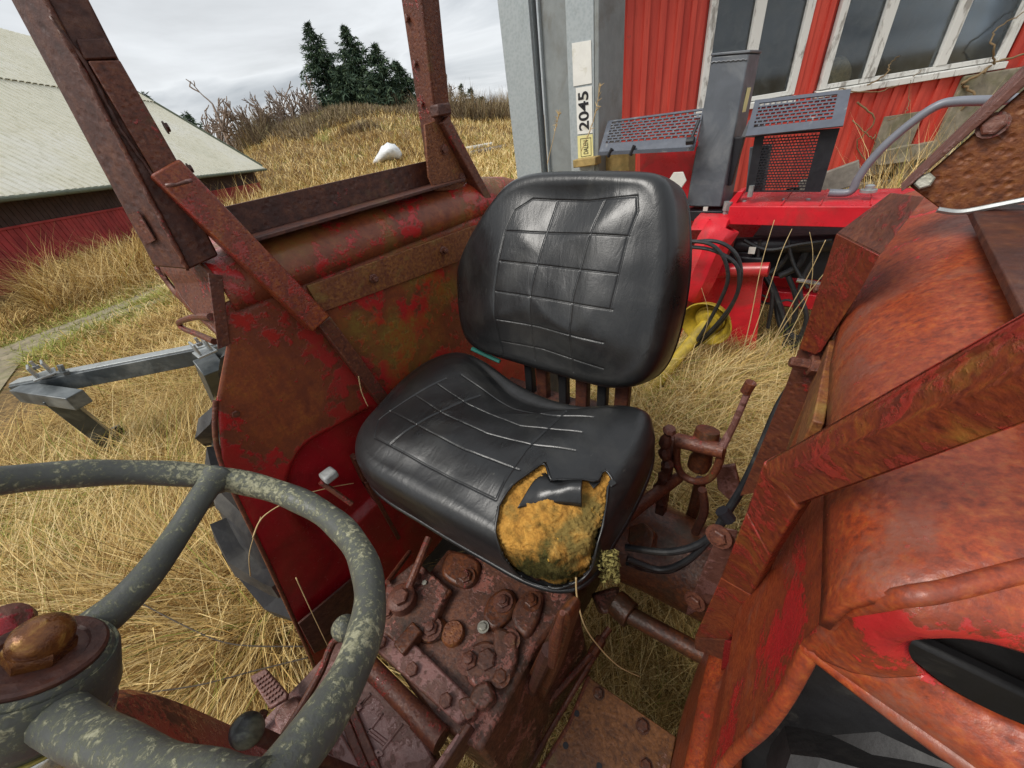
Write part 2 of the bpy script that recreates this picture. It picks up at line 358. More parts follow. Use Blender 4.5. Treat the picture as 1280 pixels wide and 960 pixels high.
M['handle'] = plain('grey_handle_paint', (.17, .18, .21), .4, 0, .12, 12, .05)
M['pto'] = plain('yellow_guard_plastic', (.56, .40, .03), .5, 0, .2, 25, .1, (.14, .10, .03), .8)
M['white_paint'] = plain('white_plastic', (.56, .55, .50), .5, 0, .1, 30, .05, (.4, .36, .28), .15)
def galv():
    m = MT('galvanised_sheet'); v = m.voro(60); a = m.noise(5, 5)
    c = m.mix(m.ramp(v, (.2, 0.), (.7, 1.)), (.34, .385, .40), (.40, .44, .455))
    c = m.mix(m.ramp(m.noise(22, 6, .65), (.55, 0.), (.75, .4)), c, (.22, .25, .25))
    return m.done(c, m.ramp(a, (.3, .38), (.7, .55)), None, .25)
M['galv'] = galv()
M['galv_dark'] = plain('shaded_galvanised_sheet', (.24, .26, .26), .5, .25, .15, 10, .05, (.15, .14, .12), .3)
def boards():
    m = MT('weathered_red_board_paint'); a = m.noise(10, 6, .6, .3, (1, 1, .15)); b = m.noise(55, 5, .6, 0, (1, 1, .06), 2); k = m.noise(16, 6, .7, 0, (1, 1, .5), 4)
    c = m.mix(m.ramp(a, (.3, 0.), (.7, 1.)), (.50, .042, .027), (.70, .090, .055))
    c = m.mix(m.ramp(b, (.55, 0.), (.75, .6)), c, (.33, .025, .018))
    c = m.mix(m.ramp(k, (.66, 0.), (.72, .75)), c, (.13, .06, .045))
    oi = m.t.nodes.new('ShaderNodeObjectInfo'); c = m.mix(m.math('MULTIPLY', oi.outputs['Random'], .45), c, (.36, .03, .02))
    return m.done(c, .68, m.bump(b, .4, .004))
M['board'] = boards()
def flaky():
    m = MT('flaking_white_paint'); a = m.noise(16, 7, .7, .3, (1, 1, .3)); b = m.noise(60, 5, .6, 0, (1, 1, .1), 2)
    c = m.mix(m.ramp(a, (.52, 0.), (.62, .9)), (.74, .74, .70), m.mix(b, (.16, .14, .12), (.42, .40, .36)))
    return m.done(c, .6, m.bump(a, .5, .003))
M['white_frame'] = flaky()
def pane():
    m = MT('dirty_window_glass'); t = m.t
    tr = t.nodes.new('ShaderNodeBsdfTransparent'); tr.inputs[0].default_value = (.80, .83, .84, 1)
    gl = t.nodes.new('ShaderNodeBsdfGlossy'); gl.inputs['Roughness'].default_value = .06; gl.inputs[0].default_value = (.9, .95, 1, 1)
    df = t.nodes.new('ShaderNodeBsdfDiffuse'); df.inputs[0].default_value = (.26, .27, .26, 1)
    fr = t.nodes.new('ShaderNodeFresnel'); fr.inputs[0].default_value = 1.5
    m1 = t.nodes.new('ShaderNodeMixShader'); m2 = t.nodes.new('ShaderNodeMixShader')
    m.link(m.math('MULTIPLY', fr.outputs[0], 1.3), m1.inputs[0]); m.link(tr.outputs[0], m1.inputs[1]); m.link(gl.outputs[0], m1.inputs[2])
    m.link(m.ramp(m.noise(9, 7, .7, .5), (.45, .03), (.75, .22)), m2.inputs[0]); m.link(m1.outputs[0], m2.inputs[1]); m.link(df.outputs[0], m2.inputs[2])
    m.link(m2.outputs[0], t.nodes['Material Output'].inputs[0]); return m.m
M['pane'] = pane()
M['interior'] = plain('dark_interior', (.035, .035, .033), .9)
M['stone'] = plain('grey_foundation_stone', (.25, .22, .165), .9, 0, .35, 14, .9, (.12, .12, .05), .5)
M['tan'] = plain('tan_fluffy_bundle', (.66, .53, .30), .95, 0, .3, 30, .8, (.22, .17, .09), .3)
M['wood'] = plain('old_wood', (.36, .25, .09), .8, 0, .3, 20, .5, (.15, .13, .05), .4)
M['grey_wood'] = plain('grey_weathered_wood', (.20, .18, .15), .85, 0, .35, 20, .6)
M['vine'] = plain('dry_vine_bark', (.22, .15, .075), .9, 0, .3, 40, .4)
def roofm():
    m = MT('mossy_fibre_cement'); a = m.noise(.5, 6, .6, .3); b = m.noise(6, 5, .65)
    c = m.ramp(a, (.3, (.60, .59, .48)), (.5, (.68, .66, .54)), (.7, (.72, .71, .63)))
    c = m.mix(m.ramp(b, (.5, 0.), (.75, .45)), c, (.30, .28, .14))
    return m.done(c, .9, None)
M['roof'] = roofm()
M['fascia'] = plain('green_grey_fascia', (.10, .12, .085), .7, 0, .25, 4)
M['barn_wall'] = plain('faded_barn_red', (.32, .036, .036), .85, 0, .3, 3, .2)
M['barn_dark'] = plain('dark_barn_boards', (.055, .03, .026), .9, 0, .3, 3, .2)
M['frame_steel'] = plain('painted_dark_steel', (.055, .065, .07), .38, .1, .35, 9, .1, (.24, .26, .26), .42)
M['clamp'] = plain('light_grey_steel', (.36, .38, .38), .4, .5, .15, 40, .1, (.15, .14, .12), .2)
M['wrap'] = plain('white_plastic_wrap', (.70, .72, .73), .5, 0, .15, 3, .3)
M['bark'] = plain('bark', (.11, .08, .055), .9, 0, .3, 4, .4)
M['twig'] = plain('bare_twigs', (.27, .205, .16), .9, 0, .3, 2, .2)
def attr_ramp(name, attr, *st, rough=.8, trans=.0):
    m = MT(name); n = m.t.nodes.new('ShaderNodeAttribute'); n.attribute_name = attr
    c = m.ramp(n.outputs['Fac'], *st); m.done(c, rough, spec=.25)
    return m.m
M['grass'] = attr_ramp('dry_grass', 'tint', (0., (.075, .045, .014)), (.22, (.27, .145, .038)), (.5, (.64, .45, .16)), (.78, (.86, .70, .38)), (.86, (.72, .57, .30)), (.9, (.20, .22, .035)), (1., (.30, .31, .06)))
M['needles'] = attr_ramp('spruce_needles', 'tint', (0., (.020, .038, .026)), (.5, (.042, .075, .046)), (1., (.105, .145, .072)), rough=.75)
M['brush'] = attr_ramp('brown_scrub', 'tint', (0., (.11, .078, .055)), (.4, (.24, .18, .115)), (.75, (.37, .29, .16)), (1., (.16, .15, .055)))
def groundm():
    m = MT('dry_grass_ground'); a = m.noise(.7, 8, .65, .4); b = m.noise(12, 6, .7); g = m.noise(.25, 4, .6, 0, None, 4)
    c = m.ramp(b, (.3, (.035, .022, .008)), (.5, (.14, .085, .028)), (.72, (.34, .21, .07)))
    c = m.mix(m.ramp(g, (.52, 0.), (.66, .75)), c, m.mix(b, (.12, .12, .02), (.27, .26, .06)))
    return m.done(c, .95, m.bump(b, .8, .03))
M['ground'] = groundm()
M['gravel'] = plain('gravel', (.24, .20, .13), .95, 0, .45, 9, .8, (.2, .19, .09), .4)
M['letter'] = plain('black_print', (.012, .012, .014), .5)
M['sign'] = plain('white_sign_face', (.74, .74, .70), .45, 0, .06, 20, .02, (.45, .42, .3), .15)
M['sign_yellow'] = plain('yellow_label_face', (.72, .66, .30), .45, 0, .08, 20, .02)
M['teal'] = plain('teal_plastic', (.05, .30, .24), .5)
M['moss'] = plain('dry_moss', (.20, .17, .05), .95, 0, .4, 60, .9)
# ------------------------------------------------------------------ the land
def az_of(u, v): d = ray(u, v); return math.atan2(-d[0], d[1])
_az = [az_of(u, 257.3 - .169 * u) for u in (700, 640, 590, 520, 430, 360, 320, 260, 100, -300)]
_am = [0.0, 1.5, 2.0, 3.0, 3.1, 2.8, 2.4, 1.2, .3, 0.]
def sstep(a, b, x): t = np.clip((x - a) / (b - a), 0, 1); return t * t * (3 - 2 * t)
_mc = PD(440, 165, 43)
def land(x, y):
    x = np.asarray(x, float); y = np.asarray(y, float)
    D = np.hypot(x - CAM[0], y - CAM[1]); a = np.arctan2(-(x - CAM[0]), y - CAM[1])
    z = np.interp(a, _az, _am) * sstep(23, 44, D)
    z = z + 1.15 * np.exp(-(((x - _mc[0]) ** 2 + (y - _mc[1]) ** 2) / 7. ** 2))
    z = z + (vnoise(x, y, 2.3, 1) - .5) * .10 * sstep(2, 8, D) + (vnoise(x, y, 9, 2) - .5) * .4 * sstep(12, 40, D)
    return z
def hit(u, v):
    d = ray(u, v)
    for t in np.geomspace(1., 400, 900):
        p = CAM + d * t
        if p[2] < land(p[0], p[1]): return p
    return CAM + d * 60
rr = np.concatenate([[0.0], np.geomspace(.6, 900, 110)]); aa = np.linspace(0, 2 * np.pi, 181)
X = rr[:, None] * np.cos(aa); Y = rr[:, None] * np.sin(aa)
b_ = MB().grid(np.stack([X, Y, land(X, Y)], -1)); add('ground', b_, M['ground'], smooth=180, kind='structure')
# two gravel wheel ruts of the farm track
ruts = [catmull([P(u, v, z=0) for u, v in l], 8) for l in ([(-60, 475), (50, 425), (130, 393), (205, 357), (262, 318)], [(-60, 520), (0, 462), (60, 432), (130, 403), (215, 374), (280, 340)])]
tr = MB()
for c in ruts:
    t = np.gradient(c[:, :2], axis=0); t /= np.linalg.norm(t, axis=1)[:, None]; nn = np.stack([-t[:, 1], t[:, 0]], 1)
    V = []
    for k, wd in ((-1, .25), (0, 0), (1, .25)):
        q = c[:, :2] + nn * (k * wd * (1 + .25 * vnoise(np.arange(len(c)), 0 * nn[:, 0], 2, 3 + k)))[:, None]
        V.append(np.c_[q, land(q[:, 0], q[:, 1]) + .012 + .01 * (k == 0)])
    tr.grid(np.stack(V, 1))
add('gravel_track', tr, M['gravel'], smooth=180, kind='structure')
rut_xy = np.vstack([c[:, :2] for c in ruts]); mid_xy = (ruts[0][:20, :2] + ruts[1][:20, :2]) / 2

def blades(name, base, L, wd, lean, bend, tint, mat, az=None, seg=3, up=None):
    n = len(base); az = RNG.uniform(0, 2 * np.pi, n) if az is None else az
    d = np.stack([np.cos(az), np.sin(az), 0 * az], 1); sa = az + np.pi / 2 + RNG.normal(0, .5, n)
    sd = np.stack([np.cos(sa), np.sin(sa), 0 * az], 1); S = seg
    V = np.zeros((n, 2 * S + 1, 3))
    for k in range(S + 1):
        t = k / S
        h = L * (t * np.cos(lean) - bend * t * t * .55)
        o = L * (np.sin(lean) * t + bend * t * t * .6)
        p = base + d * o[:, None]; p[:, 2] = base[:, 2] + np.maximum(h, .012 * t)
        if k < S:
            ww = (wd * (1 - .75 * t) / 2)[:, None]; V[:, 2 * k] = p - sd * ww; V[:, 2 * k + 1] = p + sd * ww
        else: V[:, 2 * S] = p
    nv = 2 * S + 1
    tri = []
    for k in range(S - 1): tri += [(2 * k, 2 * k + 1, 2 * k + 3), (2 * k, 2 * k + 3, 2 * k + 2)]
    tri.append((2 * S - 2, 2 * S - 1, 2 * S))
    Fc = (np.arange(n)[:, None, None] * nv + np.array(tri)[None]).reshape(-1)
    return mesh_tris(name, V.reshape(-1, 3), Fc, np.repeat(tint, nv), mat)
def mesh_tris(name, V, Fc, tint, mat):
    me = bpy.data.meshes.new(name); nf = len(Fc) // 3
    me.vertices.add(len(V)); me.vertices.foreach_set('co', np.ascontiguousarray(V, np.float32).reshape(-1))
    me.loops.add(len(Fc)); me.loops.foreach_set('vertex_index', Fc.astype(np.int32))
    me.polygons.add(nf); me.polygons.foreach_set('loop_start', np.arange(0, len(Fc), 3, dtype=np.int32))
    me.update(calc_edges=True)
    at = me.attributes.new('tint', 'FLOAT', 'POINT'); at.data.foreach_set('value', np.ascontiguousarray(tint, np.float32))
    me.materials.append(mat); return me
def grass_patch(name, n, region, Lr, wr, keep=None, green=.12, lean=(.3, 1.2), az0=None, short_on_track=True, mat='grass', zoff=0):
    """region(n) -> xy"""
    xy = region(n)
    if keep is not None: xy = xy[keep(xy)]
    n = len(xy)
    dr = np.full(n, 9.); 
    for c in rut_xy[::2]: dr = np.minimum(dr, np.hypot(xy[:, 0] - c[0], xy[:, 1] - c[1]))
    ok = (dr > .20) | (RNG.random(n) < .25); xy = xy[ok]; dr = dr[ok]; n = len(xy)
    dm = np.full(n, 9.)
    for c in mid_xy: dm = np.minimum(dm, np.hypot(xy[:, 0] - c[0], xy[:, 1] - c[1]))
    near = np.exp(-(dm / .95) ** 2)
    cl = vnoise(xy[:, 0], xy[:, 1], .45, 4); cl2 = vnoise(xy[:, 0], xy[:, 1], 1.7, 5)
    L = RNG.uniform(*Lr, n) * (.55 + .9 * cl) * (1 - .72 * near)
    wd = RNG.uniform(*wr, n)
    az = RNG.normal(0, 1.7, n) + (vnoise(xy[:, 0], xy[:, 1], .8, 6) - .5) * 11 + (az0 or 0)
    le = RNG.uniform(*lean, n); be = RNG.uniform(.2, 1.2, n)
    tint = np.clip(.12 + .62 * RNG.random(n) ** .8 + (cl2 - .5) * .35, .02, .84)
    g = RNG.random(n) < np.clip(green * (.2 + 3.2 * np.clip(cl2 - .42, 0, 1)) + near * 1.0, 0, .97)
    tint = np.where(g, RNG.uniform(.9, 1, n), tint)
    base = np.c_[xy, land(xy[:, 0], xy[:, 1]) - .01 + zoff]
    me = blades(name, base, L, wd, le, be, tint, M[mat], az)
    o = bpy.data.objects.new(name, me); COL.objects.link(o); o['kind'] = 'stuff'
    return o
def box_region(x0, x1, y0, y1): return lambda n: np.c_[RNG.uniform(x0, x1, n), RNG.uniform(y0, y1, n)]
def wedge(d0, d1, u0, u1):
    a0, a1 = az_of(u1, 257 - .169 * u1), az_of(u0, 257 - .169 * u0)
    def f(n):
        D = np.exp(RNG.uniform(np.log(d0), np.log(d1), n)); a = RNG.uniform(a0, a1, n)
        return np.c_[CAM[0] - np.sin(a) * D, CAM[1] + np.cos(a) * D]
    return f
not_tractor = lambda q: ~((q[:, 0] > -.40) & (q[:, 0] < .5) & (q[:, 1] < .25) & (q[:, 1] > -1.6)) & ~((abs(q[:, 0]) > .44) & (abs(q[:, 0]) < .82) & (q[:, 1] > -.1) & (q[:, 1] < 1.2))

# ------------------------------------------------------------------ barn on the left
bA = PD(0, 250, 15.0); bA[2] = 1.92
bB = PD(327, 207, 27.0); bB[2] = 1.44
e_ = nrm(bB - bA); g_ = nrm(np.array([e_[1], -e_[0], 0]))
if g_.dot(bA - CAM) < 0: g_ = -g_                                     # away from the camera
bA2 = bA - e_ * 9
# where the sight line through the top of the rake meets the gable plane
dr_ = ray(66, 54); tt = (bB - CAM).dot(e_) / dr_.dot(e_); bR = CAM + dr_ * tt
slope = bR - bB; slope = slope - slope.dot(e_) * e_
barn = thing('barn', 'low red barn with a pale ribbed roof at the left edge of the field', 'barn', tuple((bA + bB) / 2 * np.array([1, 1, 0])))
rl = np.linalg.norm(slope); sd_ = slope / rl; rn_ = nrm(np.cross(e_, sd_)); rn_ = rn_ * np.sign(rn_[2])
Ltot = np.linalg.norm(bB - bA2)
def roof_panel(s0, s1, lift):
    m = MB(); n = int(round(Ltot / .24)); k = np.concatenate([(i + np.array([0., .62, .78, .84])) * Ltot / n for i in range(n)] + [[Ltot]])
    zc = np.array([0, .008, -.075, -.075] * n + [0])
    V = np.stack([bA2 + e_ * a + rn_ * (h + lift) for a, h in zip(k, zc)])
    m.grid(np.stack([V + sd_ * s0, V + sd_ * s1], 1)); return m
add('roof', roof_panel(-.15, rl * .58, .0), M['roof'], barn, smooth=0)
add('roof', roof_panel(rl * .565, rl, .05), M['roof'], barn, smooth=0)
far_sd = sd_ * np.array([-1, -1, 1]); far_sd = nrm(sd_ - 2 * g_ * sd_.dot(g_))
add('roof', MB().prism([bA2 + slope, bB + slope, bB + slope + far_sd * -rl, bA2 + slope + far_sd * -rl], (0, 0, -.05)) if False else MB().prism([bA2 + slope, bB + slope, bB + slope + g_ * slope.dot(g_) - np.array([0, 0, slope[2]]), bA2 + slope + g_ * slope.dot(g_) - np.array([0, 0, slope[2]])], (0, 0, -.06)), M['roof'], barn)
add('fascia', MB().beam(bA2 - np.array([0, 0, .12]) + sd_ * -.10, bB - np.array([0, 0, .12]) + sd_ * -.10, .06, .17, (0, 0, 1)), M['fascia'], barn)
add('gutter', MB().tube([bA2 + sd_ * -.2 - np.array([0, 0, .03]), bB + sd_ * -.2 - np.array([0, 0, .03])], .055, 8), M['fascia'], barn)
add('bargeboard', MB().beam(bB + e_ * .03, bB + slope + e_ * .03, .05, .16, e_), M['fascia'], barn)
wA, wB = bA2 + g_ * .45, bB + g_ * .45 - e_ * .25
def wall_z(p, top): return np.array([p[0], p[1], top])
me_b = None; nb = int(np.linalg.norm(wB - wA) / .16)
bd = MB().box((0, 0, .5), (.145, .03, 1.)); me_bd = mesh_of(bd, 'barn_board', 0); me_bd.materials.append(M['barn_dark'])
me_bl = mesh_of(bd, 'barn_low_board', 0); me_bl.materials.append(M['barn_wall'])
rz_ = math.atan2(e_[1], e_[0])
add('wall', MB().prism([wA + g_ * .05, wB + g_ * .05, wB + g_ * .05 - np.array([0, 0, 2.4]), wA + g_ * .05 - np.array([0, 0, 2.4])], g_ * .08), M['barn_dark'], barn)
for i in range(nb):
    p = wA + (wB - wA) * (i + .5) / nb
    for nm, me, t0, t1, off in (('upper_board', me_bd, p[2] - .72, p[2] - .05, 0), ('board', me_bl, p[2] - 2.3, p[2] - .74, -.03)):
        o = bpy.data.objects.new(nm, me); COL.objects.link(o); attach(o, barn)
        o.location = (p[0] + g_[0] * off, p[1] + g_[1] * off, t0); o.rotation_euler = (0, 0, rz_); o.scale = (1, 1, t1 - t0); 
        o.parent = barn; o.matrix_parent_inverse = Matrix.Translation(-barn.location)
add('ledge', MB().beam(wA + np.array([0, 0, -.72]) - g_ * .05, wB + np.array([0, 0, -.72]) - g_ * .05, .05, .07, (0, 0, 1)), M['barn_wall'], barn)
gz = wB[2] - 2.3
gable = [wB, wB + g_ * (slope.dot(g_) - .45) + np.array([0, 0, slope[2] - .1]), wB + g_ * (2 * slope.dot(g_) - .9), wB + g_ * (2 * slope.dot(g_) - .9) - np.array([0, 0, 2.4]), wB - np.array([0, 0, 2.4])]
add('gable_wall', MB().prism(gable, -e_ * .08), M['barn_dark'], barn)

# ------------------------------------------------------------------ red shed behind the machine
hh = nrm([-.6907, .7232, 0]); rt = np.array([hh[1], -hh[0], 0]); _a = R_(7)
wn = hh * math.cos(_a) + rt * math.sin(_a); wt = np.array([wn[1], -wn[0], 0]); WD = 4.7
W0 = CAM * np.array([1, 1, 0]) + wn * WD
def SP(u, v):                                                         # pixel -> (s, z) on the wall
    p = PP(u, v, W0, wn); return np.array([(p - W0).dot(wt), p[2]])
def WP(s, z, o=0): q = W0 + wt * s - wn * o; return np.array([q[0], q[1], z])   # o: proud of the wall, towards the yard
rz_w = math.atan2(wt[1], wt[0])
shed = thing('shed', 'red board shed with peeling white window frames behind the machine', 'shed', tuple(WP(2, 0)))
zs = [SP(871, 134), SP(955, 119), SP(1015, 117), SP(1197, 98)]
sill = float(np.mean([q[1] for q in zs])); TOP = 3.1
L0, L1 = SP(875, 100)[0], SP(990, 113)[0]                              # outer edges of the two windows
Q0, Q1 = SP(1020, 112)[0], SP(1246, 82)[0]
s_left = SP(700, 100)[0]; s_right = SP(1300, 60)[0] + 2.2
wtop = sill + 1.15
def on_wall(name, s0, s1, z0, z1, o0, o1, mat, parent=shed, bevel=.004):
    return add(name, MB().loft([WP(s0, z0, o0), WP(s1, z0, o0), WP(s1, z1, o0), WP(s0, z1, o0)], [WP(s0, z0, o1), WP(s1, z0, o1), WP(s1, z1, o1), WP(s0, z1, o1)]), mat, parent, bevel=bevel, smooth=0)
base_z = .62
me_board = mesh_of(MB().loft([(-.5, -.011, 0), (.5, -.011, 0), (.5, .011, 0), (-.5, .011, 0)], [(-.5, -.011, 1), (.5, -.011, 1), (.5, .011, 1), (-.5, .011, 1)]), 'shed_board', 0); me_board.materials.append(M['board'])
s = s_left; rnd = random.Random(3)
def put_board(sc, wd, z0, z1, o):
    b = bpy.data.objects.new('board', me_board); COL.objects.link(b); p = WP(sc, z0, o)
    b.parent = shed; b.matrix_parent_inverse = Matrix.Translation(-shed.location)
    b.location = p; b.rotation_euler = (0, rnd.uniform(-.004, .004), rz_w); b.scale = (wd, rnd.uniform(.9, 1.3), z1 - z0)
k = 0
while s < s_right:
    wd = rnd.uniform(.085, .11) if k % 2 == 0 else rnd.uniform(.04, .06)
    o = .012 if k % 2 == 0 else .030
    sc = s + wd / 2
    low = base_z + (rnd.uniform(-.03, .03)) + (.12 if sc > SP(1085, 180)[0] else 0)
    if L0 - .02 < sc < L1 + .02 or Q0 - .02 < sc < Q1 + .02:
        put_board(sc, wd, low, sill - .05, o); put_board(sc, wd, wtop + .05, TOP, o)
    else: put_board(sc, wd, low, TOP, o)
    s += wd * (.96 if k % 2 == 0 else .8); k += 1
# inner skin with real window openings
for s0, s1, z0, z1 in ((s_left, L0, base_z, TOP), (L1, Q0, base_z, TOP), (Q1, s_right, base_z, TOP), (L0, L1, base_z, sill), (Q0, Q1, base_z, sill), (L0, L1, wtop, TOP), (Q0, Q1, wtop, TOP)):
    on_wall('inner_wall', s0, s1, z0, z1, -.10, -.004, M['board'], bevel=0)
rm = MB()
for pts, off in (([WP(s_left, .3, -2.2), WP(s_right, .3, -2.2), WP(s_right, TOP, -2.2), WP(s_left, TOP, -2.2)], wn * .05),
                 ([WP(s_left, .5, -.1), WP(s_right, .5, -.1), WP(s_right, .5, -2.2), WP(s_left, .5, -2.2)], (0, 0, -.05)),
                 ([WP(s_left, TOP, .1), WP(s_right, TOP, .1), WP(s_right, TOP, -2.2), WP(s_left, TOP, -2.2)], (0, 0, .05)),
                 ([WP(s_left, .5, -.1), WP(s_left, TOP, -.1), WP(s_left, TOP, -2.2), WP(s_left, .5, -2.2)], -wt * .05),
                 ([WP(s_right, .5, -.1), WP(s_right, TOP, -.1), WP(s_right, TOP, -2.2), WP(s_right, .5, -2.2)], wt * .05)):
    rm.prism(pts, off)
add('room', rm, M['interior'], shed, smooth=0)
add('roof', MB().prism([WP(s_left - .2, TOP + .06, .45), WP(s_right + .2, TOP + .06, .45), WP(s_right + .2, TOP + .75, -2.3), WP(s_left - .2, TOP + .75, -2.3)], (0, 0, .06)), M['barn_dark'], shed)
def window(s0, s1, muls, nm='window'):
    fw = .062; t = add(nm, MB().loft([WP(s0 - .02, sill - .05, .0), WP(s1 + .02, sill - .05, .0), WP(s1 + .02, sill + .012, .0), WP(s0 - .02, sill + .012, .0)],
                                     [WP(s0 - .02, sill - .05, .075), WP(s1 + .02, sill - .05, .075), WP(s1 + .02, sill, .075), WP(s0 - .02, sill, .075)]), M['white_frame'], shed, bevel=.004)
    on_wall('frame', s0, s0 + fw, sill + .013, wtop, .0, .052, M['white_frame'], t)
    on_wall('frame', s1 - fw, s1, sill + .013, wtop, .0, .052, M['white_frame'], t)
    on_wall('frame', s0 + fw + .001, s1 - fw - .001, sill + .013, sill + .05, .0, .044, M['white_frame'], t)
    on_wall('frame', s0 + fw + .001, s1 - fw - .001, wtop - .06, wtop, .0, .044, M['white_frame'], t)
    for q in muls: on_wall('mullion', q - .045, q + .045, sill + .051, wtop - .061, .0, .050, M['white_frame'], t)
    e = [s0 + fw] + [x for q in muls for x in (q - .045, q + .045)] + [s1 - fw]
    for i in range(0, len(e), 2): on_wall('pane', e[i] - .01, e[i + 1] + .01, sill + .04, wtop - .05, .006, .012, M['pane'], t, bevel=0)
    return t
window(L0, L1, [SP(943, 40)[0]])
window(Q0, Q1, [SP(1096, 55)[0], SP(1184, 50)[0]])
bp = SP(1055, 90); c = WP(bp[0], sill + .05, -.13)
u_ = np.linspace(0, 2 * np.pi, 28, endpoint=False); m = MB(); rows = []
for j in range(9):
    a = j / 8 * np.pi / 2
    rad = np.cos(a) * (1 + .06 * np.sin(5 * u_) + .05 * np.sin(3 * u_ + 1 + j)); rows.append(c + np.outer(rad * np.cos(u_) * .155, wt) + np.outer(rad * np.sin(u_) * .10, wn) + np.array([0, 0, 1]) * (.235 * np.sin(a) - .03))
V = np.stack(rows); m.grid(np.concatenate([V, V[:, :1]], 1))
tag(add('bundle', m, M['tan'], None, 180), 'round tan woolly bundle behind the pane of the right window', 'bundle')
on_wall('shelf', Q0, Q1, sill - .06, sill - .03, -.1, -.5, M['grey_wood'], shed)
# stone foundation and the patched corner
me_st = []
for i in range(5):
    b = MB(); r2 = random.Random(i); p = np.array([(x, y, z) for x in (-.5, .5) for y in (-.5, .5) for z in (-.5, .5)]) * 1.0
    p += np.array([[r2.uniform(-.09, .09) for _ in range(3)] for _ in p]); b.add(p, [(0, 1, 3, 2), (4, 6, 7, 5), (0, 4, 5, 1), (2, 3, 7, 6), (0, 2, 6, 4), (1, 5, 7, 3)])
    me = mesh_of(b, 'foundation_stone', 0); me.materials.append(M['stone']); me_st.append(me)
z = -.05; r3 = random.Random(9)
while z < .86:
    h = r3.uniform(.13, .19); s = s_left
    while s < s_right:
        wd = r3.uniform(.2, .42)
        if z + h < base_z + .02 or s > SP(1090, 180)[0]:
            o = bpy.data.objects.new('stone', r3.choice(me_st)); COL.objects.link(o); o.parent = shed; o.matrix_parent_inverse = Matrix.Translation(-shed.location)
            o.location = WP(s + wd / 2, z + h / 2, r3.uniform(-.02, .03)); o.rotation_euler = (r3.uniform(-.04, .04), r3.uniform(-.04, .04), rz_w + r3.uniform(-.05, .05)); o.scale = (wd * .97, .26, h * .97)
            md = o.modifiers.new('b', 'BEVEL'); md.width = .015; md.segments = 2
        s += wd
    z += h
a0, a1 = SP(1190, 110), SP(1330, 200)
on_wall('plaster_patch', a0[0], a1[0] + 1, a1[1] - .2, sill - .06, .045, .09, M['stone'], shed, .012)
a0, a1 = SP(1100, 146), SP(1124, 200); on_wall('plaster_patch', a0[0], a1[0], a1[1] - .1, a0[1], .048, .066, M['stone'], shed, .004)
# dead climbers on the wall
def vine(pts, r, lab):
    c = catmull([WP(*SP(u, v), .10 + .05 * math.sin(i * 2.1)) for i, (u, v) in enumerate(pts)], 7); c += RNG.normal(0, .006, c.shape)
    tag(add('dry_vine', MB().tube(c, np.linspace(r, r * .4, len(c)), 6), M['vine'], None, 180), lab, 'vine', 'dead climbing stems on the shed')
vine([(1190, 105), (1210, 92), (1235, 80), (1262, 70), (1300, 52)], .014, 'thick dead stem slanting up across the right end of the window sill')
vine([(1192, 108), (1200, 120), (1188, 150), (1200, 190), (1190, 230)], .012, 'crooked dead stem hanging down from the right end of the sill')
vine([(1075, 108), (1092, 95), (1108, 80), (1112, 72)], .007, 'short dead twig reaching up over the left mullion of the right window')
vine([(1040, 112), (1080, 116), (1120, 105), (1140, 90)], .006, 'thin dead tendril lying along the sill of the right window')
vine([(1062, 128), (1080, 150), (1066, 180), (1082, 215), (1070, 240)], .008, 'wavy dead stem on the red boards right of the grille')
vine([(1058, 150), (1075, 172), (1090, 168), (1082, 200), (1095, 230)], .006, 'looping thin stem beside the wavy one below the right window')
vine([(1100, 150), (1118, 140), (1130, 120), (1128, 100)], .005, 'thin stem rising over the plaster patch')
vine([(1230, 82), (1222, 60), (1236, 40), (1262, 20), (1290, 8)], .008, 'dead stem climbing over the broken right hand pane')
# ------------------------------------------------------------------ firewood processor behind the tractor (its long side runs along X)
fp = thing('firewood_processor', 'bright red firewood processor with grey guards parked behind the tractor', 'machine', (0, 3, 0))
YF = 2.60                                                             # its front face
tz1 = float(P(912, 258, y=YF)[2]); tz0 = float(P(908, 280, y=YF)[2]); tx0 = float(P(908, 280, y=YF)[0])
YB = float(P(960, 239, z=tz1)[1])
add('table', MB().box((tx0 + .8, (YF + YB) / 2, tz1 - .006), (1.6, YB - YF, .012)), M['mach_red'], fp, bevel=.003)
add('table_skirt', MB().box((tx0 + .8, YF - .002, (tz1 + tz0) / 2), (1.6, .006, tz1 - tz0)), M['mach_red'], fp, bevel=.002)
for sx in (.25, .42, .62):
    add('table_rib', MB().box((tx0 + sx, (YF + YB) / 2, tz1 + .006), (.006, YB - YF - .02, .006)), M['mach_red'], fp)
# body under the table
add('back_panel', MB().box((.3, YB + .25, .62), (2.0, .02, .80)), M['hood'], fp)
add('chassis', MB().box((.35, YB - .05, .42), (1.9, .09, .10)).box((.35, YB + .2, .42), (1.9, .09, .10)).box((-.35, 2.9, .24), (.08, .5, .45)).box((1.1, 2.9, .24), (.08, .5, .45)), M['mach_red'], fp, bevel=.006)
add('lower_plate', MB().prism([P(873, 346, y=2.66), P(954, 346, y=2.66), P(944, 440, y=2.66), P(872, 450, y=2.66)], (0, .02, 0)), M['mach_red'], fp, bevel=.003)
add('cross_tube', MB().tube([P(873, 338, y=2.62), P(961, 337, y=2.62)], .043, 18), M['mach_red'], fp)
add('tube_collar', MB().tube([P(888, 338, y=2.62), P(906, 338, y=2.62)], .050, 18), M['mach_red'], fp)
ch = [P(905, 282, y=2.56), P(893, 300, y=2.54), P(874, 345, y=2.5), P(860, 372, y=2.46)]
add('chute_tube', MB().tube(ch, [.098, .10, .105, .105], 8, cap=False), M['mach_red'], fp, smooth=20, thick=.006)
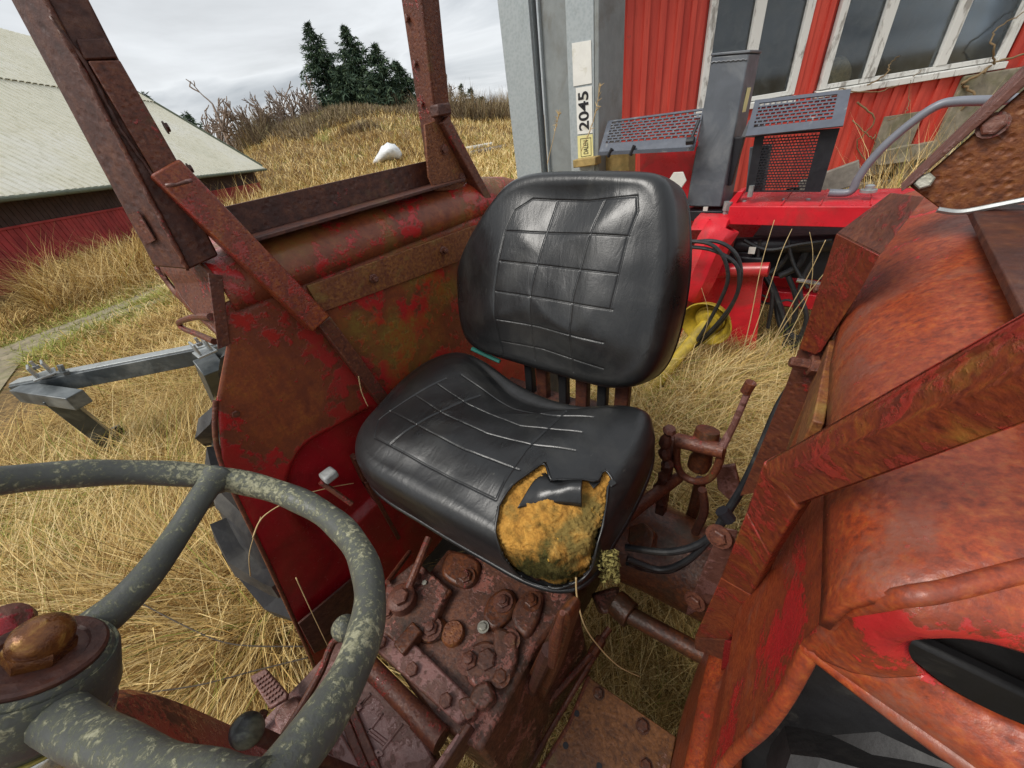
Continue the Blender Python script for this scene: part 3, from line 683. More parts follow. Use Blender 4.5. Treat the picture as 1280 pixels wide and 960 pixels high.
add('chute_mouth_shade', MB().lathe([(.10, -.03), (.10, 0)], ch[-1], ch[-1] - ch[-2], 8), M['black'], fp)  # black disc stands in for the shade inside the open chute
add('chute_cap', MB().prism([P(868, 274, y=2.56), P(910, 276, y=2.56), P(906, 288, y=2.5), P(862, 288, y=2.5)], (0, .12, .01)), M['mach_red'], fp, bevel=.004)
add('red_panel', MB().prism([P(800, 188, y=2.8), P(872, 183, y=2.8), P(868, 262, y=2.8), P(800, 262, y=2.8)], (0, .02, 0)), M['mach_red'], fp, bevel=.003)
add('red_rail', MB().beam(P(795, 186, y=2.72), P(872, 180, y=2.72), .03, .03), M['mach_red'], fp, bevel=.003)
add('angled_gusset', MB().prism([P(903, 262, y=2.68), P(915, 262, y=2.68), P(930, 238, y=2.68), P(922, 240, y=2.68)], (0, .1, 0)), M['mach_red'], fp, bevel=.002)
hx = P(847, 226, y=2.62); add('hexagon_plate', MB().lathe([(.055, 0), (.055, .012)], hx, (0, -1, .1), 6), M['white_paint'], fp, bevel=.003)
add('engine_block', MB().box((.28, 2.95, .72), (.6, .25, .25)).box((-.02, 2.8, .6), (.2, .2, .3)).tube([(-.1, 2.75, .8), (.5, 2.8, .84)], .05, 12), M['guard_dark'], fp, bevel=.01)
# post: closed square tube with a welded cap and dark open foot
pa = [P(857, 258, y=2.72), P(901, 259, y=2.72), P(936, 66, y=2.80), P(890, 70, y=2.80)]
dp = np.array([.02, .19, -.005])
post = add('splitter_post', MB().loft([pa[0], pa[1], pa[1] + dp, pa[0] + dp], [pa[3], pa[2], pa[2] + dp, pa[3] + dp]), M['mach_grey'], fp, bevel=.008)
upv = nrm(pa[3] - pa[0]); rv = nrm(pa[2] - pa[3])
add('cap_plate', MB().loft([pa[3] + rv * -.006 + np.array([0, -.006, 0]), pa[2] + rv * .006 + np.array([0, -.006, 0]), pa[2] + dp + rv * .006, pa[3] + dp - rv * .006],
    [pa[3] + upv * .012 + rv * -.006 + np.array([0, -.006, 0]), pa[2] + upv * .012 + rv * .006 + np.array([0, -.006, 0]), pa[2] + dp + upv * .012 + rv * .006, pa[3] + dp + upv * .012 - rv * .006]), M['mach_grey'], post, bevel=.003)
wl = []
for i in range(26):                                                   # weld bead below the cap and down the edge
    t = i / 25; wl.append(pa[3] - upv * (.026 + .0025 * math.sin(i * 1.9)) + (pa[2] - pa[3]) * t + np.array([0, -.003, 0]))
add('weld_bead', MB().tube(wl, .0032, 6), M['mach_grey'], post)
lb = (pa[2] * .8 + pa[1] * .2) + dp * .35 + rv * .003
add('warning_label', MB().loft([lb, lb + dp * .3, lb + dp * .3 - upv * .11, lb - upv * .11], [p + rv * .002 for p in (lb, lb + dp * .3, lb + dp * .3 - upv * .11, lb - upv * .11)]), M['sign_yellow'], post)
ft = (pa[0] + pa[1]) / 2 - upv * .03 + dp * .4
add('post_foot', MB().box(ft - upv * .02, (np.linalg.norm(pa[1] - pa[0]) * 1.1, .18, .06)), M['guard_dark'], fp, bevel=.004)
add('foot_bolt', MB().box(P(882, 261, y=2.66), (.025, .012, .022)), M['white_paint'], fp)
add('clamp_block', MB().prism([P(936, 150, y=2.72), P(954, 150, y=2.72), P(950, 172, y=2.72), P(926, 172, y=2.72)], (0, .1, 0)), M['mach_grey'], fp, bevel=.005)
add('side_plate', MB().prism([P(937, 184, y=2.70), P(962, 182, y=2.70), P(952, 240, y=2.70), P(932, 240, y=2.70)], (.01, .03, 0)), M['mach_grey'], fp, bevel=.003)
add('post_arm', MB().prism([P(912, 172, y=2.78), P(930, 172, y=2.78), P(914, 232, y=2.78), P(905, 232, y=2.78)], (0, .05, 0)), M['guard_dark'], fp, bevel=.003)
def guard(nm, q, margin, cols, rows, mat, th=.006, tabs=True):
    """slotted sheet: q = TL, TR, BR, BL; slots in brick bond cut through it, built as bars"""
    TL, TR, BR, BL = [np.array(p) for p in q]; B = lambda u, v: (TL * (1 - u) + TR * u) * (1 - v) + (BL * (1 - u) + BR * u) * v
    n_ = nrm(np.cross(TR - TL, BL - TL)); n_ = n_ if n_[1] < 0 else -n_
    def q4(m, u0, u1, v0, v1, o=0):
        a = [B(u0, v0), B(u1, v0), B(u1, v1), B(u0, v1)]; m.prism([p + n_ * o for p in a], -n_ * th)
    ml, mr, mt, mb = margin
    f = MB(); q4(f, 0, ml, 0, 1); q4(f, 1 - mr, 1, 0, 1); q4(f, ml, 1 - mr, 0, mt); q4(f, ml, 1 - mr, 1 - mb, 1)
    g = add(nm, f, mat, fp, smooth=0)
    m = MB(); du = (1 - mr - ml) / cols; dv = (1 - mb - mt) / rows
    for r in range(rows + 1):
        if 0 < r < rows: v = mt + r * dv; q4(m, ml, 1 - mr, v - dv * .20, v + dv * .20, -.0005)
    for r in range(rows):
        for c_ in range(cols + 1):
            u = ml + (c_ + (.5 if r % 2 else 0)) * du
            if u < 1 - mr: q4(m, max(ml, u - du * .12), min(1 - mr, u + du * .12), mt + (r + .2) * dv, mt + (r + .8) * dv, -.001)
    add('slot_grid', m, mat, g, smooth=0, kind='stuff')
    return g
gy = 2.62
ga = [P(760, 151, y=gy + .18), P(880, 135, y=gy + .18), P(868, 186, y=gy), P(748, 192, y=gy)]
guard('slotted_guard', ga, (.05, .01, .05, .30), 14, 8, M['guard'])
add('guard_lip', MB().beam(ga[3], ga[2], .02, .012, (0, 0, 1)), M['guard'], fp)
add('hinge', MB().tube([P(760, 196, y=gy), P(765, 186, y=gy)], .012, 8), M['guard_dark'], fp); add('hinge', MB().tube([P(788, 194, y=gy), P(793, 182, y=gy)], .012, 8), M['guard_dark'], fp)
add('guard_link', MB().tube([P(862, 178, y=gy - .02), P(874, 150, y=gy + .05)], .009, 8).lathe([(.02, -.02), (.02, .02)], P(863, 176, y=gy - .03), (1, 0, 0), 10), M['guard_dark'], fp)
gb = [P(944, 125, y=gy + .18), P(1064, 111, y=gy + .18), P(1054, 157, y=gy), P(932, 170, y=gy)]
guard('slotted_guard', gb, (.06, .12, .10, .22), 13, 7, M['guard'])
gc = [P(944, 168, y=gy + .05), P(1050, 160, y=gy + .05), P(1026, 240, y=gy + .05), P(932, 240, y=gy + .05)]
guard('slotted_guard', gc, (.12, .21, .04, .03), 16, 20, M['guard_dark'])
hd = catmull([P(u, v, y=2.75) for u, v in [(1036, 241), (1062, 240), (1072, 224), (1085, 205), (1108, 180), (1140, 153), (1170, 133), (1195, 127), (1250, 125), (1300, 120)]], 7)
add('control_handle', MB().tube(hd, .0185, 14), M['handle'], fp)
add('table_bolt', MB().lathe([(.035, 0), (.035, .012), (.02, .014), (.02, .03), (.012, .035)], P(1085, 240, y=2.74) - np.array([0, 0, .0]), (0, 0, 1), 12), M['clamp'], fp)
add('lock_pin', MB().tube([P(937, 246, y=2.66), P(940, 232, y=2.66)], .014, 8), M['clamp'], fp)
# hoses and fittings
for i, pts in enumerate(([(830, 302), (880, 303), (902, 318), (910, 345), (902, 372), (880, 412), (862, 436), (845, 448)], [(850, 308), (888, 312), (918, 328), (924, 350), (918, 375), (896, 405), (870, 430), (846, 452)],
                         [(850, 305), (890, 301), (915, 312), (926, 335), (922, 365), (905, 398), (880, 424), (850, 446)])):
    c = catmull([P(u, v, y=2.24 + .02 * i) for u, v in pts], 6); add('hydraulic_hose', MB().tube(c, .0105, 8), M['hose'], fp)
add('hose_fitting', MB().lathe([(.022, 0), (.022, .03), (.014, .032), (.014, .07), (.020, .072), (.020, .10)], P(900, 300, y=2.68), (.12, 0, 1), 10), M['chrome'], fp)
add('hose_fitting', MB().lathe([(.018, 0), (.018, .04), (.024, .042), (.024, .09)], P(906, 272, y=2.68), (.05, 0, 1), 8), M['clamp'], fp)
add('hydraulic_hose', MB().tube(catmull([P(u, v, y=2.7) for u, v in [(900, 298), (899, 315), (893, 330)]], 5), .020, 8), M['hose'], fp)
for pts, r in (([(915, 310), (940, 330), (960, 350), (975, 385), (985, 415), (1000, 425)], .022), ([(930, 315), (955, 335), (968, 370), (975, 405), (990, 430)], .017), ([(990, 310), (975, 332), (955, 345), (930, 355)], .016), ([(1010, 300), (1000, 330), (975, 345)], .02), ([(945, 375), (965, 380), (985, 375), (1005, 385)], .008), ([(985, 345), (995, 375), (990, 410), (975, 440)], .015)):
    add('hydraulic_hose', MB().tube(catmull([P(u, v, y=2.78) for u, v in pts], 6), r, 8), M['hose'], fp)
for pts, r in (([(930, 300), (960, 312), (1000, 305), (1040, 300)], .014), ([(950, 300), (948, 330), (965, 365), (960, 410)], .012), ([(1020, 320), (1000, 360), (1008, 400), (990, 440)], .013), ([(870, 365), (900, 370), (930, 362), (960, 372)], .007), ([(985, 300), (992, 330), (1010, 360)], .01)):
    add('hydraulic_hose', MB().tube(catmull([P(u, v, y=2.72) for u, v in pts], 6), r, 8), M['hose'], fp)
for u, v in ((930, 252), (980, 250), (1010, 250)): add('table_screw', MB().lathe([(.012, 0), (.012, .006), (.008, .008)], P(u, v, z=tz1), (0, 0, 1), 6), M['clamp'], fp)
add('piston_rod', MB().tube([P(996, 350, y=2.7), P(1030, 356, y=2.7)], .013, 10), M['chrome'], fp)
add('valve_block', MB().box(P(928, 318, y=2.75), (.12, .08, .05)).box(P(945, 308, y=2.75), (.04, .05, .07)), M['guard_dark'], fp, bevel=.004)
add('valve_tag', MB().box(P(940, 313, y=2.68), (.036, .008, .04)), M['white_paint'], fp)
# drive shaft guard with its cone, lying in the grass
ca, cb = P(790, 515, y=1.75), P(888, 398, y=2.40); ax = nrm(cb - ca); cax = nrm(-ax * .8 + nrm(CAM - cb) * .55)
sh = add('drive_shaft', MB().tube([ca - ax * .25, cb], .036, 16), M['pto'], fp)
add('shaft_cone', MB().lathe([(.06, -.03), (.10, -.02), (.13, .02), (.150, .07), (.155, .075), (.148, .078), (.124, .025), (.09, -.01), (.05, -.015)], cb, cax, 32), M['pto'], sh)
add('cone_hub', MB().lathe([(.092, -.012), (.092, .012), (.078, .016), (.078, .03), (.065, .034), (.065, .05), (.045, .056)], cb, cax, 24), M['pto'], sh)
# conveyor, folded upright at the left end
cv_y = 2.75
def cvp(u, v): return P(u, v, y=cv_y)
zb, zt = .35, 3.4
def cx_at(u, v): return float(cvp(u, v)[0])
xs = [cx_at(635, 120), cx_at(668, 60), cx_at(681, 120), cx_at(712, 120), cx_at(744, 100), cx_at(753, 100)]
cvr = add('conveyor', MB().box(((xs[0] + xs[1]) / 2, cv_y + .03, (zb + zt) / 2), (xs[1] - xs[0], .06, zt - zb)), M['galv'], fp, bevel=.004)
cvr['label'] = 'galvanised conveyor trough folded upright'
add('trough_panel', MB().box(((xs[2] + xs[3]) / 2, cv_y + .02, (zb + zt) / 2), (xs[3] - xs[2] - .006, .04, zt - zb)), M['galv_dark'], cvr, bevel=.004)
add('trough_panel', MB().box(((xs[3] + xs[4]) / 2, cv_y + .005, (zb + zt) / 2), (xs[4] - xs[3], .04, zt - zb)), M['galv'], cvr, bevel=.004)
add('trough_flange', MB().box((xs[1] - .012, cv_y - .012, (zb + zt) / 2), (.02, .03, zt - zb)).box((xs[2] + .006, cv_y - .012, (zb + zt) / 2), (.012, .03, zt - zb)), M['galv'], cvr, bevel=.003)
add('trough_gap_shade', MB().box(((xs[1] + xs[2]) / 2, cv_y + .08, (zb + zt) / 2), (xs[2] - xs[1], .02, zt - zb)), M['guard_dark'], cvr)  # black sheet behind the gap, painted in place of its shade
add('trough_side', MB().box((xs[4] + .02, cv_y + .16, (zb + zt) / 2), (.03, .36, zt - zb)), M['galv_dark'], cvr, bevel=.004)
ys = cv_y - .017
def signq(nm, pts, mat, th=.003):
    return add(nm, MB().prism([P(u, v, y=ys) for u, v in pts], (0, -th, 0)), mat, cvr)
signq('blank_plate', [(715, 54), (739, 50), (740, 104), (717, 108)], M['sign'])
signq('number_sign', [(720, 110), (740, 107), (741, 166), (722, 168)], M['sign'])
signq('maker_label', [(722, 170), (741, 167.5), (742, 197), (723, 200)], M['sign_yellow'])
def text(s, a, b, height, y, bold=0, parent=cvr):
    """flat lettering running from point a to b"""
    cu = bpy.data.curves.new('lettering', 'FONT'); cu.body = s; cu.size = 1; cu.extrude = .002; cu.offset = bold; cu.align_x = 'LEFT'
    ob = bpy.data.objects.new('lettering', cu); COL.objects.link(ob); bpy.context.view_layer.update()
    me = bpy.data.meshes.new_from_object(ob.evaluated_get(bpy.context.evaluated_depsgraph_get())); bpy.data.objects.remove(ob)
    v = np.array([q.co[:] for q in me.vertices]); v[:, 0] -= v[:, 0].min(); v[:, 1] -= v[:, 1].min(); v[:, 0] /= v[:, 0].max(); v[:, 1] /= v[:, 1].max()
    a = np.array(a); b = np.array(b); d = b - a; up = nrm(np.cross(d, np.array([0, 1., 0])))
    q = a + v[:, :1] * d + v[:, 1:2] * up * height + np.array([0, -1., 0]) * (.0012 + (v[:, 2:] > 0) * .001)
    for vv, p in zip(me.vertices, q): vv.co = p
    me.materials.clear(); me.materials.append(M['letter'])
    o = bpy.data.objects.new('lettering', me); COL.objects.link(o); attach(o, parent); return o
q0, q1 = P(736.5, 162, y=ys - .003), P(735.5, 113, y=ys - .003); hgt = np.linalg.norm(P(724, 160, y=ys) - P(736.5, 159, y=ys))
text('2045', q0, q1, hgt, ys, .02)
q0, q1 = P(735.5, 192, y=ys - .003), P(735, 175, y=ys - .003); text('DALEN', q0, q1, hgt * .48, ys)
fr = [(725.5, 173.5), (738.5, 172), (739, 194), (726.5, 196)]
add('label_frame', MB().tube([P(u, v, y=ys - .004) for u, v in fr], .0022, 4, closed=True), M['letter'], cvr)
# weathered timber props left of the red panel
tag(add('timber_post', MB().prism([P(746, 190, y=2.84), P(786, 188, y=2.84), P(786, 330, y=2.84), P(746, 330, y=2.84)], (0, .12, 0)), M['wood'], None, bevel=.01), 'mossy yellow timber block standing below the left grey guard', 'timber')
tag(add('timber_rail', MB().beam(P(720, 204, y=2.70), P(748, 200, y=2.70), .05, .09), M['wood'], None, bevel=.006), 'short yellowish plank end below the upright galvanised conveyor', 'plank')
tag(add('grey_plank', MB().beam(P(1000, 240, y=3.5), P(1075, 214, y=3.5), .14, .05, (0, 0, 1)), M['grey_wood'], None, bevel=.006), 'grey weathered plank leaning behind the machine table', 'plank')

# ------------------------------------------------------------------ grey steel frame in the grass on the left
sf = thing('steel_frame', 'dark grey steel frame with light clamps lying in the grass', 'steel frame', (-2.6, 0, 0))
ZF = .72
a, b = P(28, 486, z=ZF), P(278, 437, z=ZF)
add('beam', MB().beam(a + (a - b) * .0, b + (b - a) * .1, .10, .10, (0, 0, 1)), M['frame_steel'], sf, bevel=.004)
add('top_strip', MB().beam(a + np.array([0, 0, .053]), b + np.array([0, 0, .053]), .012, .07, (0, 0, 1)), M['clamp'], sf, bevel=.002)
l0, l1 = P(62, 492, z=ZF - .02), P(150, 562, z=.12)
add('leg', MB().beam(l0, l1, .13, .09), M['frame_steel'], sf, bevel=.004)
add('foot_bracket', MB().box(P(138, 552, z=.16), (.16, .12, .05)).box(P(147, 545, z=.2), (.03, .1, .14)), M['frame_steel'], sf, bevel=.004)
add('stub', MB().beam(P(30, 490, z=ZF), P(100, 500, z=ZF - .05), .09, .09, (0, 0, 1)), M['frame_steel'], sf, bevel=.004)
l0, l1 = P(262, 455, z=ZF - .02), P(282, 505, z=.3); add('leg', MB().beam(l0, l1, .13, .12), M['frame_steel'], sf, bevel=.004)
for u, v in ((56, 468), (256, 440)):
    c = P(u, v, z=ZF + .07)
    k = add('clamp', MB().box(c, (.13, .10, .012)).box(c + np.array([0, .03, .04]), (.10, .012, .07)).box(c + np.array([0, -.03, .04]), (.10, .012, .07)), M['clamp'], sf, bevel=.003)
    add('clamp_bolt', MB().lathe([(.016, 0), (.016, .018), (.009, .02), (.009, .05)], c + np.array([.02, 0, .05]), (0, 0, 1), 6), M['steel'], k)
add('bolt', MB().lathe([(.03, 0), (.03, .02), (.015, .021), (.015, .06)], P(80, 468, z=ZF + .06), (0, .3, 1), 6), M['frame_steel'], sf)

# ------------------------------------------------------------------ field: wrapped bale, timber heap, trees, scrub
p = hit(487, 203); m = MB(); rows = []
rows = []
for j, (sx, rr_, hz_) in enumerate([(-1.15, .10, .10), (-.95, .20, .22), (-.6, .34, .42), (-.2, .55, .66), (.2, .64, .76), (.6, .60, .70), (.85, .42, .55), (.98, .1, .5)]):
    th = np.linspace(0, 2 * np.pi, 18, endpoint=False); jit = 1 + .12 * np.sin(3 * th + j * 1.3) + .09 * np.sin(7 * th + 2.6 * j)
    rows.append(np.stack([np.full(18, sx * .85), rr_ * jit * np.cos(th), hz_ + rr_ * 1.0 * jit * np.sin(th)], 1))
V = np.stack(rows); V = np.concatenate([V, V[:, :1]], 1)
ang = math.atan2(rt[1], rt[0]); ca_, sa_ = math.cos(ang), math.sin(ang)
V = np.stack([V[..., 0] * ca_ - V[..., 1] * sa_, V[..., 0] * sa_ + V[..., 1] * ca_, V[..., 2] * .68], -1) * 1.06 + p
m.grid(V).add(V[0, :-1], [tuple(range(18))]).add(V[-1, :-1], [tuple(range(18))])
tag(add('wrapped_bale', m, M['wrap'], None, 60), 'white plastic wrapped bundle slumped in the straw coloured field', 'bale')
hp = hit(600, 192)
for i, (du, dv, ln, r, mt, lab) in enumerate([(-8, -4, 2.6, .14, 'wrap', 'pale stripped log lying on top of the far heap'), (8, 0, 2.0, .16, 'grey_wood', 'grey log at the front of the far heap'), (18, -3, 1.6, .14, 'bark', 'dark log at the right end of the far heap')]):
    q = hit(600 + du, 192 + dv) + np.array([0, 0, .12])
    tag(add('log', MB().tube([q - rt * ln / 2, q + rt * ln / 2 + np.array([0, 0, .05])], [r, r * .85], 9), M['grey_wood' if mt == 'wrap' else mt] if mt != 'wrap' else M['white_paint'], None), lab, 'log')

def spruce(p, h, wid, n, lab, seed, group):
    rg = np.random.default_rng(seed); p = np.array(p); wid *= 1.3; n *= 1.15; t = thing('spruce_tree', lab, 'tree', tuple(p), group)
    add('trunk', MB().tube([p, p + np.array([.05, 0, h * .55]), p + np.array([0, .03, h])], [h * .018, h * .011, .01], 7), M['bark'], t)
    nb = int(n); V = []; T = []
    k = np.sort(rg.random(nb)) ** .85
    for i in range(nb):
        f = k[i]; z = h * (.04 + .95 * f); az = rg.uniform(0, 2 * np.pi)
        L = wid * (1 - f) ** .95 * rg.uniform(.4, 1.3) + .12
        d = np.array([math.cos(az), math.sin(az), 0]); rise = .25 + .35 * f - .25 * (1 - f)
        ns = max(12, int(L * 24))
        s = rg.random(ns) ** .8; pos = p + np.array([0, 0, z]) + np.outer(s * L, d); pos[:, 2] += L * (rise * s - .35 * s * s + .12 * s ** 4)
        pos += rg.normal(0, .06 + .05 * L, pos.shape) * np.array([1, 1, .6])
        sz = rg.uniform(.16, .40, ns) * (1.15 - .45 * f)
        dv = d * .9 + rg.normal(0, .55, (ns, 3)); dv[:, 2] -= .25; dv /= np.linalg.norm(dv, axis=1)[:, None]
        sd = np.cross(dv, rg.normal(0, 1, (ns, 3))); sd /= np.linalg.norm(sd, axis=1)[:, None]
        V.append(np.stack([pos - sd * (sz * .22)[:, None], pos + sd * (sz * .22)[:, None], pos + dv * (sz * 1.6)[:, None]], 1).reshape(-1, 3))
        T.append(np.repeat(np.clip(rg.normal(.3 + .35 * s, .2), 0, 1), 3))
    V = np.vstack(V); T = np.concatenate(T)
    me = mesh_tris('crown', V, np.arange(len(V)), T, M['needles']); o = bpy.data.objects.new('crown', me); COL.objects.link(o); attach(o, t)
    return t
def stand(u, vb, D): q = PD(u, vb, D); q[2] = land(q[0], q[1]) - .1; return q
def height(u, vt, q): return float(PD(u, vt, math.hypot(q[0] - CAM[0], q[1] - CAM[1]))[2] - q[2])
g1 = 'spruces behind the mound'
for u, vt, D, wd, n, lab in [(424, 24, 50, 2.6, 230, 'tallest and leftmost spruce of the clump behind the mound'), (464, 28, 52, 2.9, 250, 'second spruce from the left in the clump, almost as tall as the first'),
                             (492, 52, 50, 2.4, 200, 'third spruce in the clump, shorter, just left of the rusty post'), (512, 74, 53, 2.4, 190, 'short spruce in the clump half behind the rusty post'), (446, 80, 46, 2.2, 170, 'low dark spruce filling the front of the clump')]:
    q = stand(u, 150, D); spruce(q, height(u, vt, q), wd, n, lab, u, g1)
g2 = 'small spruces at the far edge of the field'
for u, vt, D, wd, n, lab in [(583, 104, 80, 1.7, 90, 'slim far spruce right of the rusty post, left one of the distant three'), (594, 108, 82, 2.0, 100, 'middle spruce of the distant three beside the upright conveyor'), (606, 120, 80, 2.0, 100, 'right hand and shortest of the three distant spruces'),
                             (196, 112, 60, 1.8, 100, 'dark spruce top showing behind the barn roof, left one'), (236, 138, 62, 1.8, 90, 'small spruce top behind the low end of the barn roof')]:
    q = stand(u, 150, D); spruce(q, height(u, vt, q), wd, n, lab, u, g2)
def bare(nm, lab, cat, u, vb, vt, D, stems, spread, seed, group, mat='twig', r0=.09, depth=4):
    rg = np.random.default_rng(seed); q = stand(u, vb, D); h = height(u, vt, q); t = thing(nm, lab, cat, tuple(q), group)
    m = MB(); cnt = [0]
    def grow(p, d, L, r, lv):
        cnt[0] += 1
        n = 3; pts = [p]; dd = d
        for i in range(n):
            dd = nrm(dd + rg.normal(0, .13, 3)); pts.append(pts[-1] + dd * L / n)
        m.tube(pts, np.linspace(r, r * .55, n + 1), 4 if lv > 0 else 6, cap=False)
        if lv >= depth: return
        for _ in range(rg.integers(2, 4) + (lv == 0) * 2):
            i = rg.integers(1, n + 1); nd = nrm(dd + rg.normal(0, spread, 3) + np.array([0, 0, .25]))
            grow(pts[i], nd, L * rg.uniform(.5, .75), max(r * .6, .048), lv + 1)
    for s in range(stems):
        d = nrm(np.array([rg.normal(0, .25 * (stems > 1)), rg.normal(0, .25 * (stems > 1)), 1]))
        grow(q + (rg.normal(0, .5, 3) * np.array([1, 1, 0]) if stems > 1 else 0), d, h * .50 * rg.uniform(.8, 1.1), r0, 0 if stems == 1 else 1)
    add('branches' if stems > 1 else 'trunk', m, M[mat], t, 180)
bare('bare_tree', 'leafless tree with a forked trunk beside the low end of the barn', 'tree', 284, 180, 104, 44, 1, .55, 5, None, r0=.2)
bare('bare_tree', 'slim leafless tree just right of the far rusty post', 'tree', 562, 150, 96, 55, 1, .45, 6, None, r0=.16)
for i, (u, vb, vt, D, lab) in enumerate([(312, 182, 128, 44, 'leafless bush beside the forked bare tree'), (338, 178, 122, 46, 'leafless bush second from the left behind the field'), (362, 172, 112, 47, 'leafless bush in the middle of the row behind the field'),
                                  (386, 168, 98, 48, 'tallest leafless bush, left of the tallest spruce'), (262, 170, 130, 50, 'leafless bush showing over the low end of the barn roof'), (402, 166, 112, 46, 'leafless bush touching the foot of the tallest spruce'), (552, 150, 112, 60, 'thin leafless bush behind the far rusty post')]):
    bare('bare_bush', lab, 'bush', u, vb, vt, D, 11, .45, 20 + i, 'leafless bushes behind the field', r0=.10, depth=4)
# scrub on the mound and along the field edge
def scrub_region(n):
    u = RNG.uniform(285, 640, n); D = RNG.uniform(34, 58, n); a = np.interp(u, [285, 640], [az_of(285, 209), az_of(640, 149)])
    return np.c_[CAM[0] - np.sin(a) * D, CAM[1] + np.cos(a) * D]
xy = scrub_region(60000); dm = np.hypot(xy[:, 0] - _mc[0], xy[:, 1] - _mc[1]); dens = vnoise(xy[:, 0], xy[:, 1], 2.2, 8)
Dd = np.hypot(xy[:, 0] - CAM[0], xy[:, 1] - CAM[1]); top = dm < 6.5
kp = (dens > .35) & ((Dd > 42) | (dm < 7)); xy = xy[kp]; dm = dm[kp]; n = len(xy); hgt_ = np.where(dm < 7, RNG.uniform(.25, .8, n), RNG.uniform(.5, 2.6, n)) * (.5 + vnoise(xy[:, 0], xy[:, 1], 2.2, 8))
me = blades('scrub', np.c_[xy, land(xy[:, 0], xy[:, 1])], hgt_, RNG.uniform(.03, .09, n), RNG.uniform(0, .7, n), RNG.uniform(0, .5, n), np.clip(RNG.normal(.45, .22, n) + .3 * (dm < 5) * (RNG.random(n) < .3), 0, 1), M['brush'])
o = bpy.data.objects.new('scrub', me); COL.objects.link(o); o['kind'] = 'stuff'
# ------------------------------------------------------------------ the tractor
T = thing('tractor', 'old rusty red tractor without a cab, torn black seat in the middle', 'tractor', (0, .3, 0))
def hexbolt(r=.012, h=.009, stud=0, washer=1.5):
    m = MB()
    if washer: m.lathe([(r * washer, 0), (r * washer, r * .22)], (0, 0, 0), (0, 0, 1), 14)
    m.lathe([(r, r * .2), (r, h * .85), (r * .82, h)], (0, 0, 0), (0, 0, 1), 6)
    if stud: m.lathe([(r * .55, h), (r * .55, h + stud * .9), (r * .4, h + stud)], (0, 0, 0), (0, 0, 1), 8)
    return m
BOLT = {}
def bolt(p, n, r=.012, mat='bolt_rust', parent=T, stud=0, washer=1.5, h=None, spin=0):
    key = (mat, bool(stud), washer, round((h or .8 * r) / r, 2), round(stud / r, 1))
    if key not in BOLT:
        BOLT[key] = mesh_of(hexbolt(1, (h or .8 * r) / r, stud / r, washer), 'bolt', 30); BOLT[key].materials.append(M[mat])
    o = bpy.data.objects.new('bolt', BOLT[key]); COL.objects.link(o)
    a, b, c = frame(n); mt = Matrix(((a[0], b[0], c[0]), (a[1], b[1], c[1]), (a[2], b[2], c[2]))).to_4x4()
    mt = Matrix.Translation(Vector([float(q) for q in p])) @ mt @ Matrix.Rotation(spin, 4, 'Z') @ Matrix.Scale(r, 4)
    attach(o, parent); o.matrix_basis = mt
    return o
def bead(pts, r, parent, mat='rust_dark', n=None):
    c = np.asarray(pts, float); L = np.linalg.norm(np.diff(c, axis=0), axis=1).sum(); n = n or max(6, int(L / .006))
    s = np.linspace(0, 1, n); cs = np.concatenate([[0], np.cumsum(np.linalg.norm(np.diff(c, axis=0), axis=1))]); cs /= cs[-1]
    q = np.stack([np.interp(s, cs, c[:, i]) for i in range(3)], 1) + RNG.normal(0, r * .12, (n, 3))
    return add('weld_bead', MB().tube(q, r * RNG.uniform(.7, 1.25, n), 6), M[mat], parent, 180)

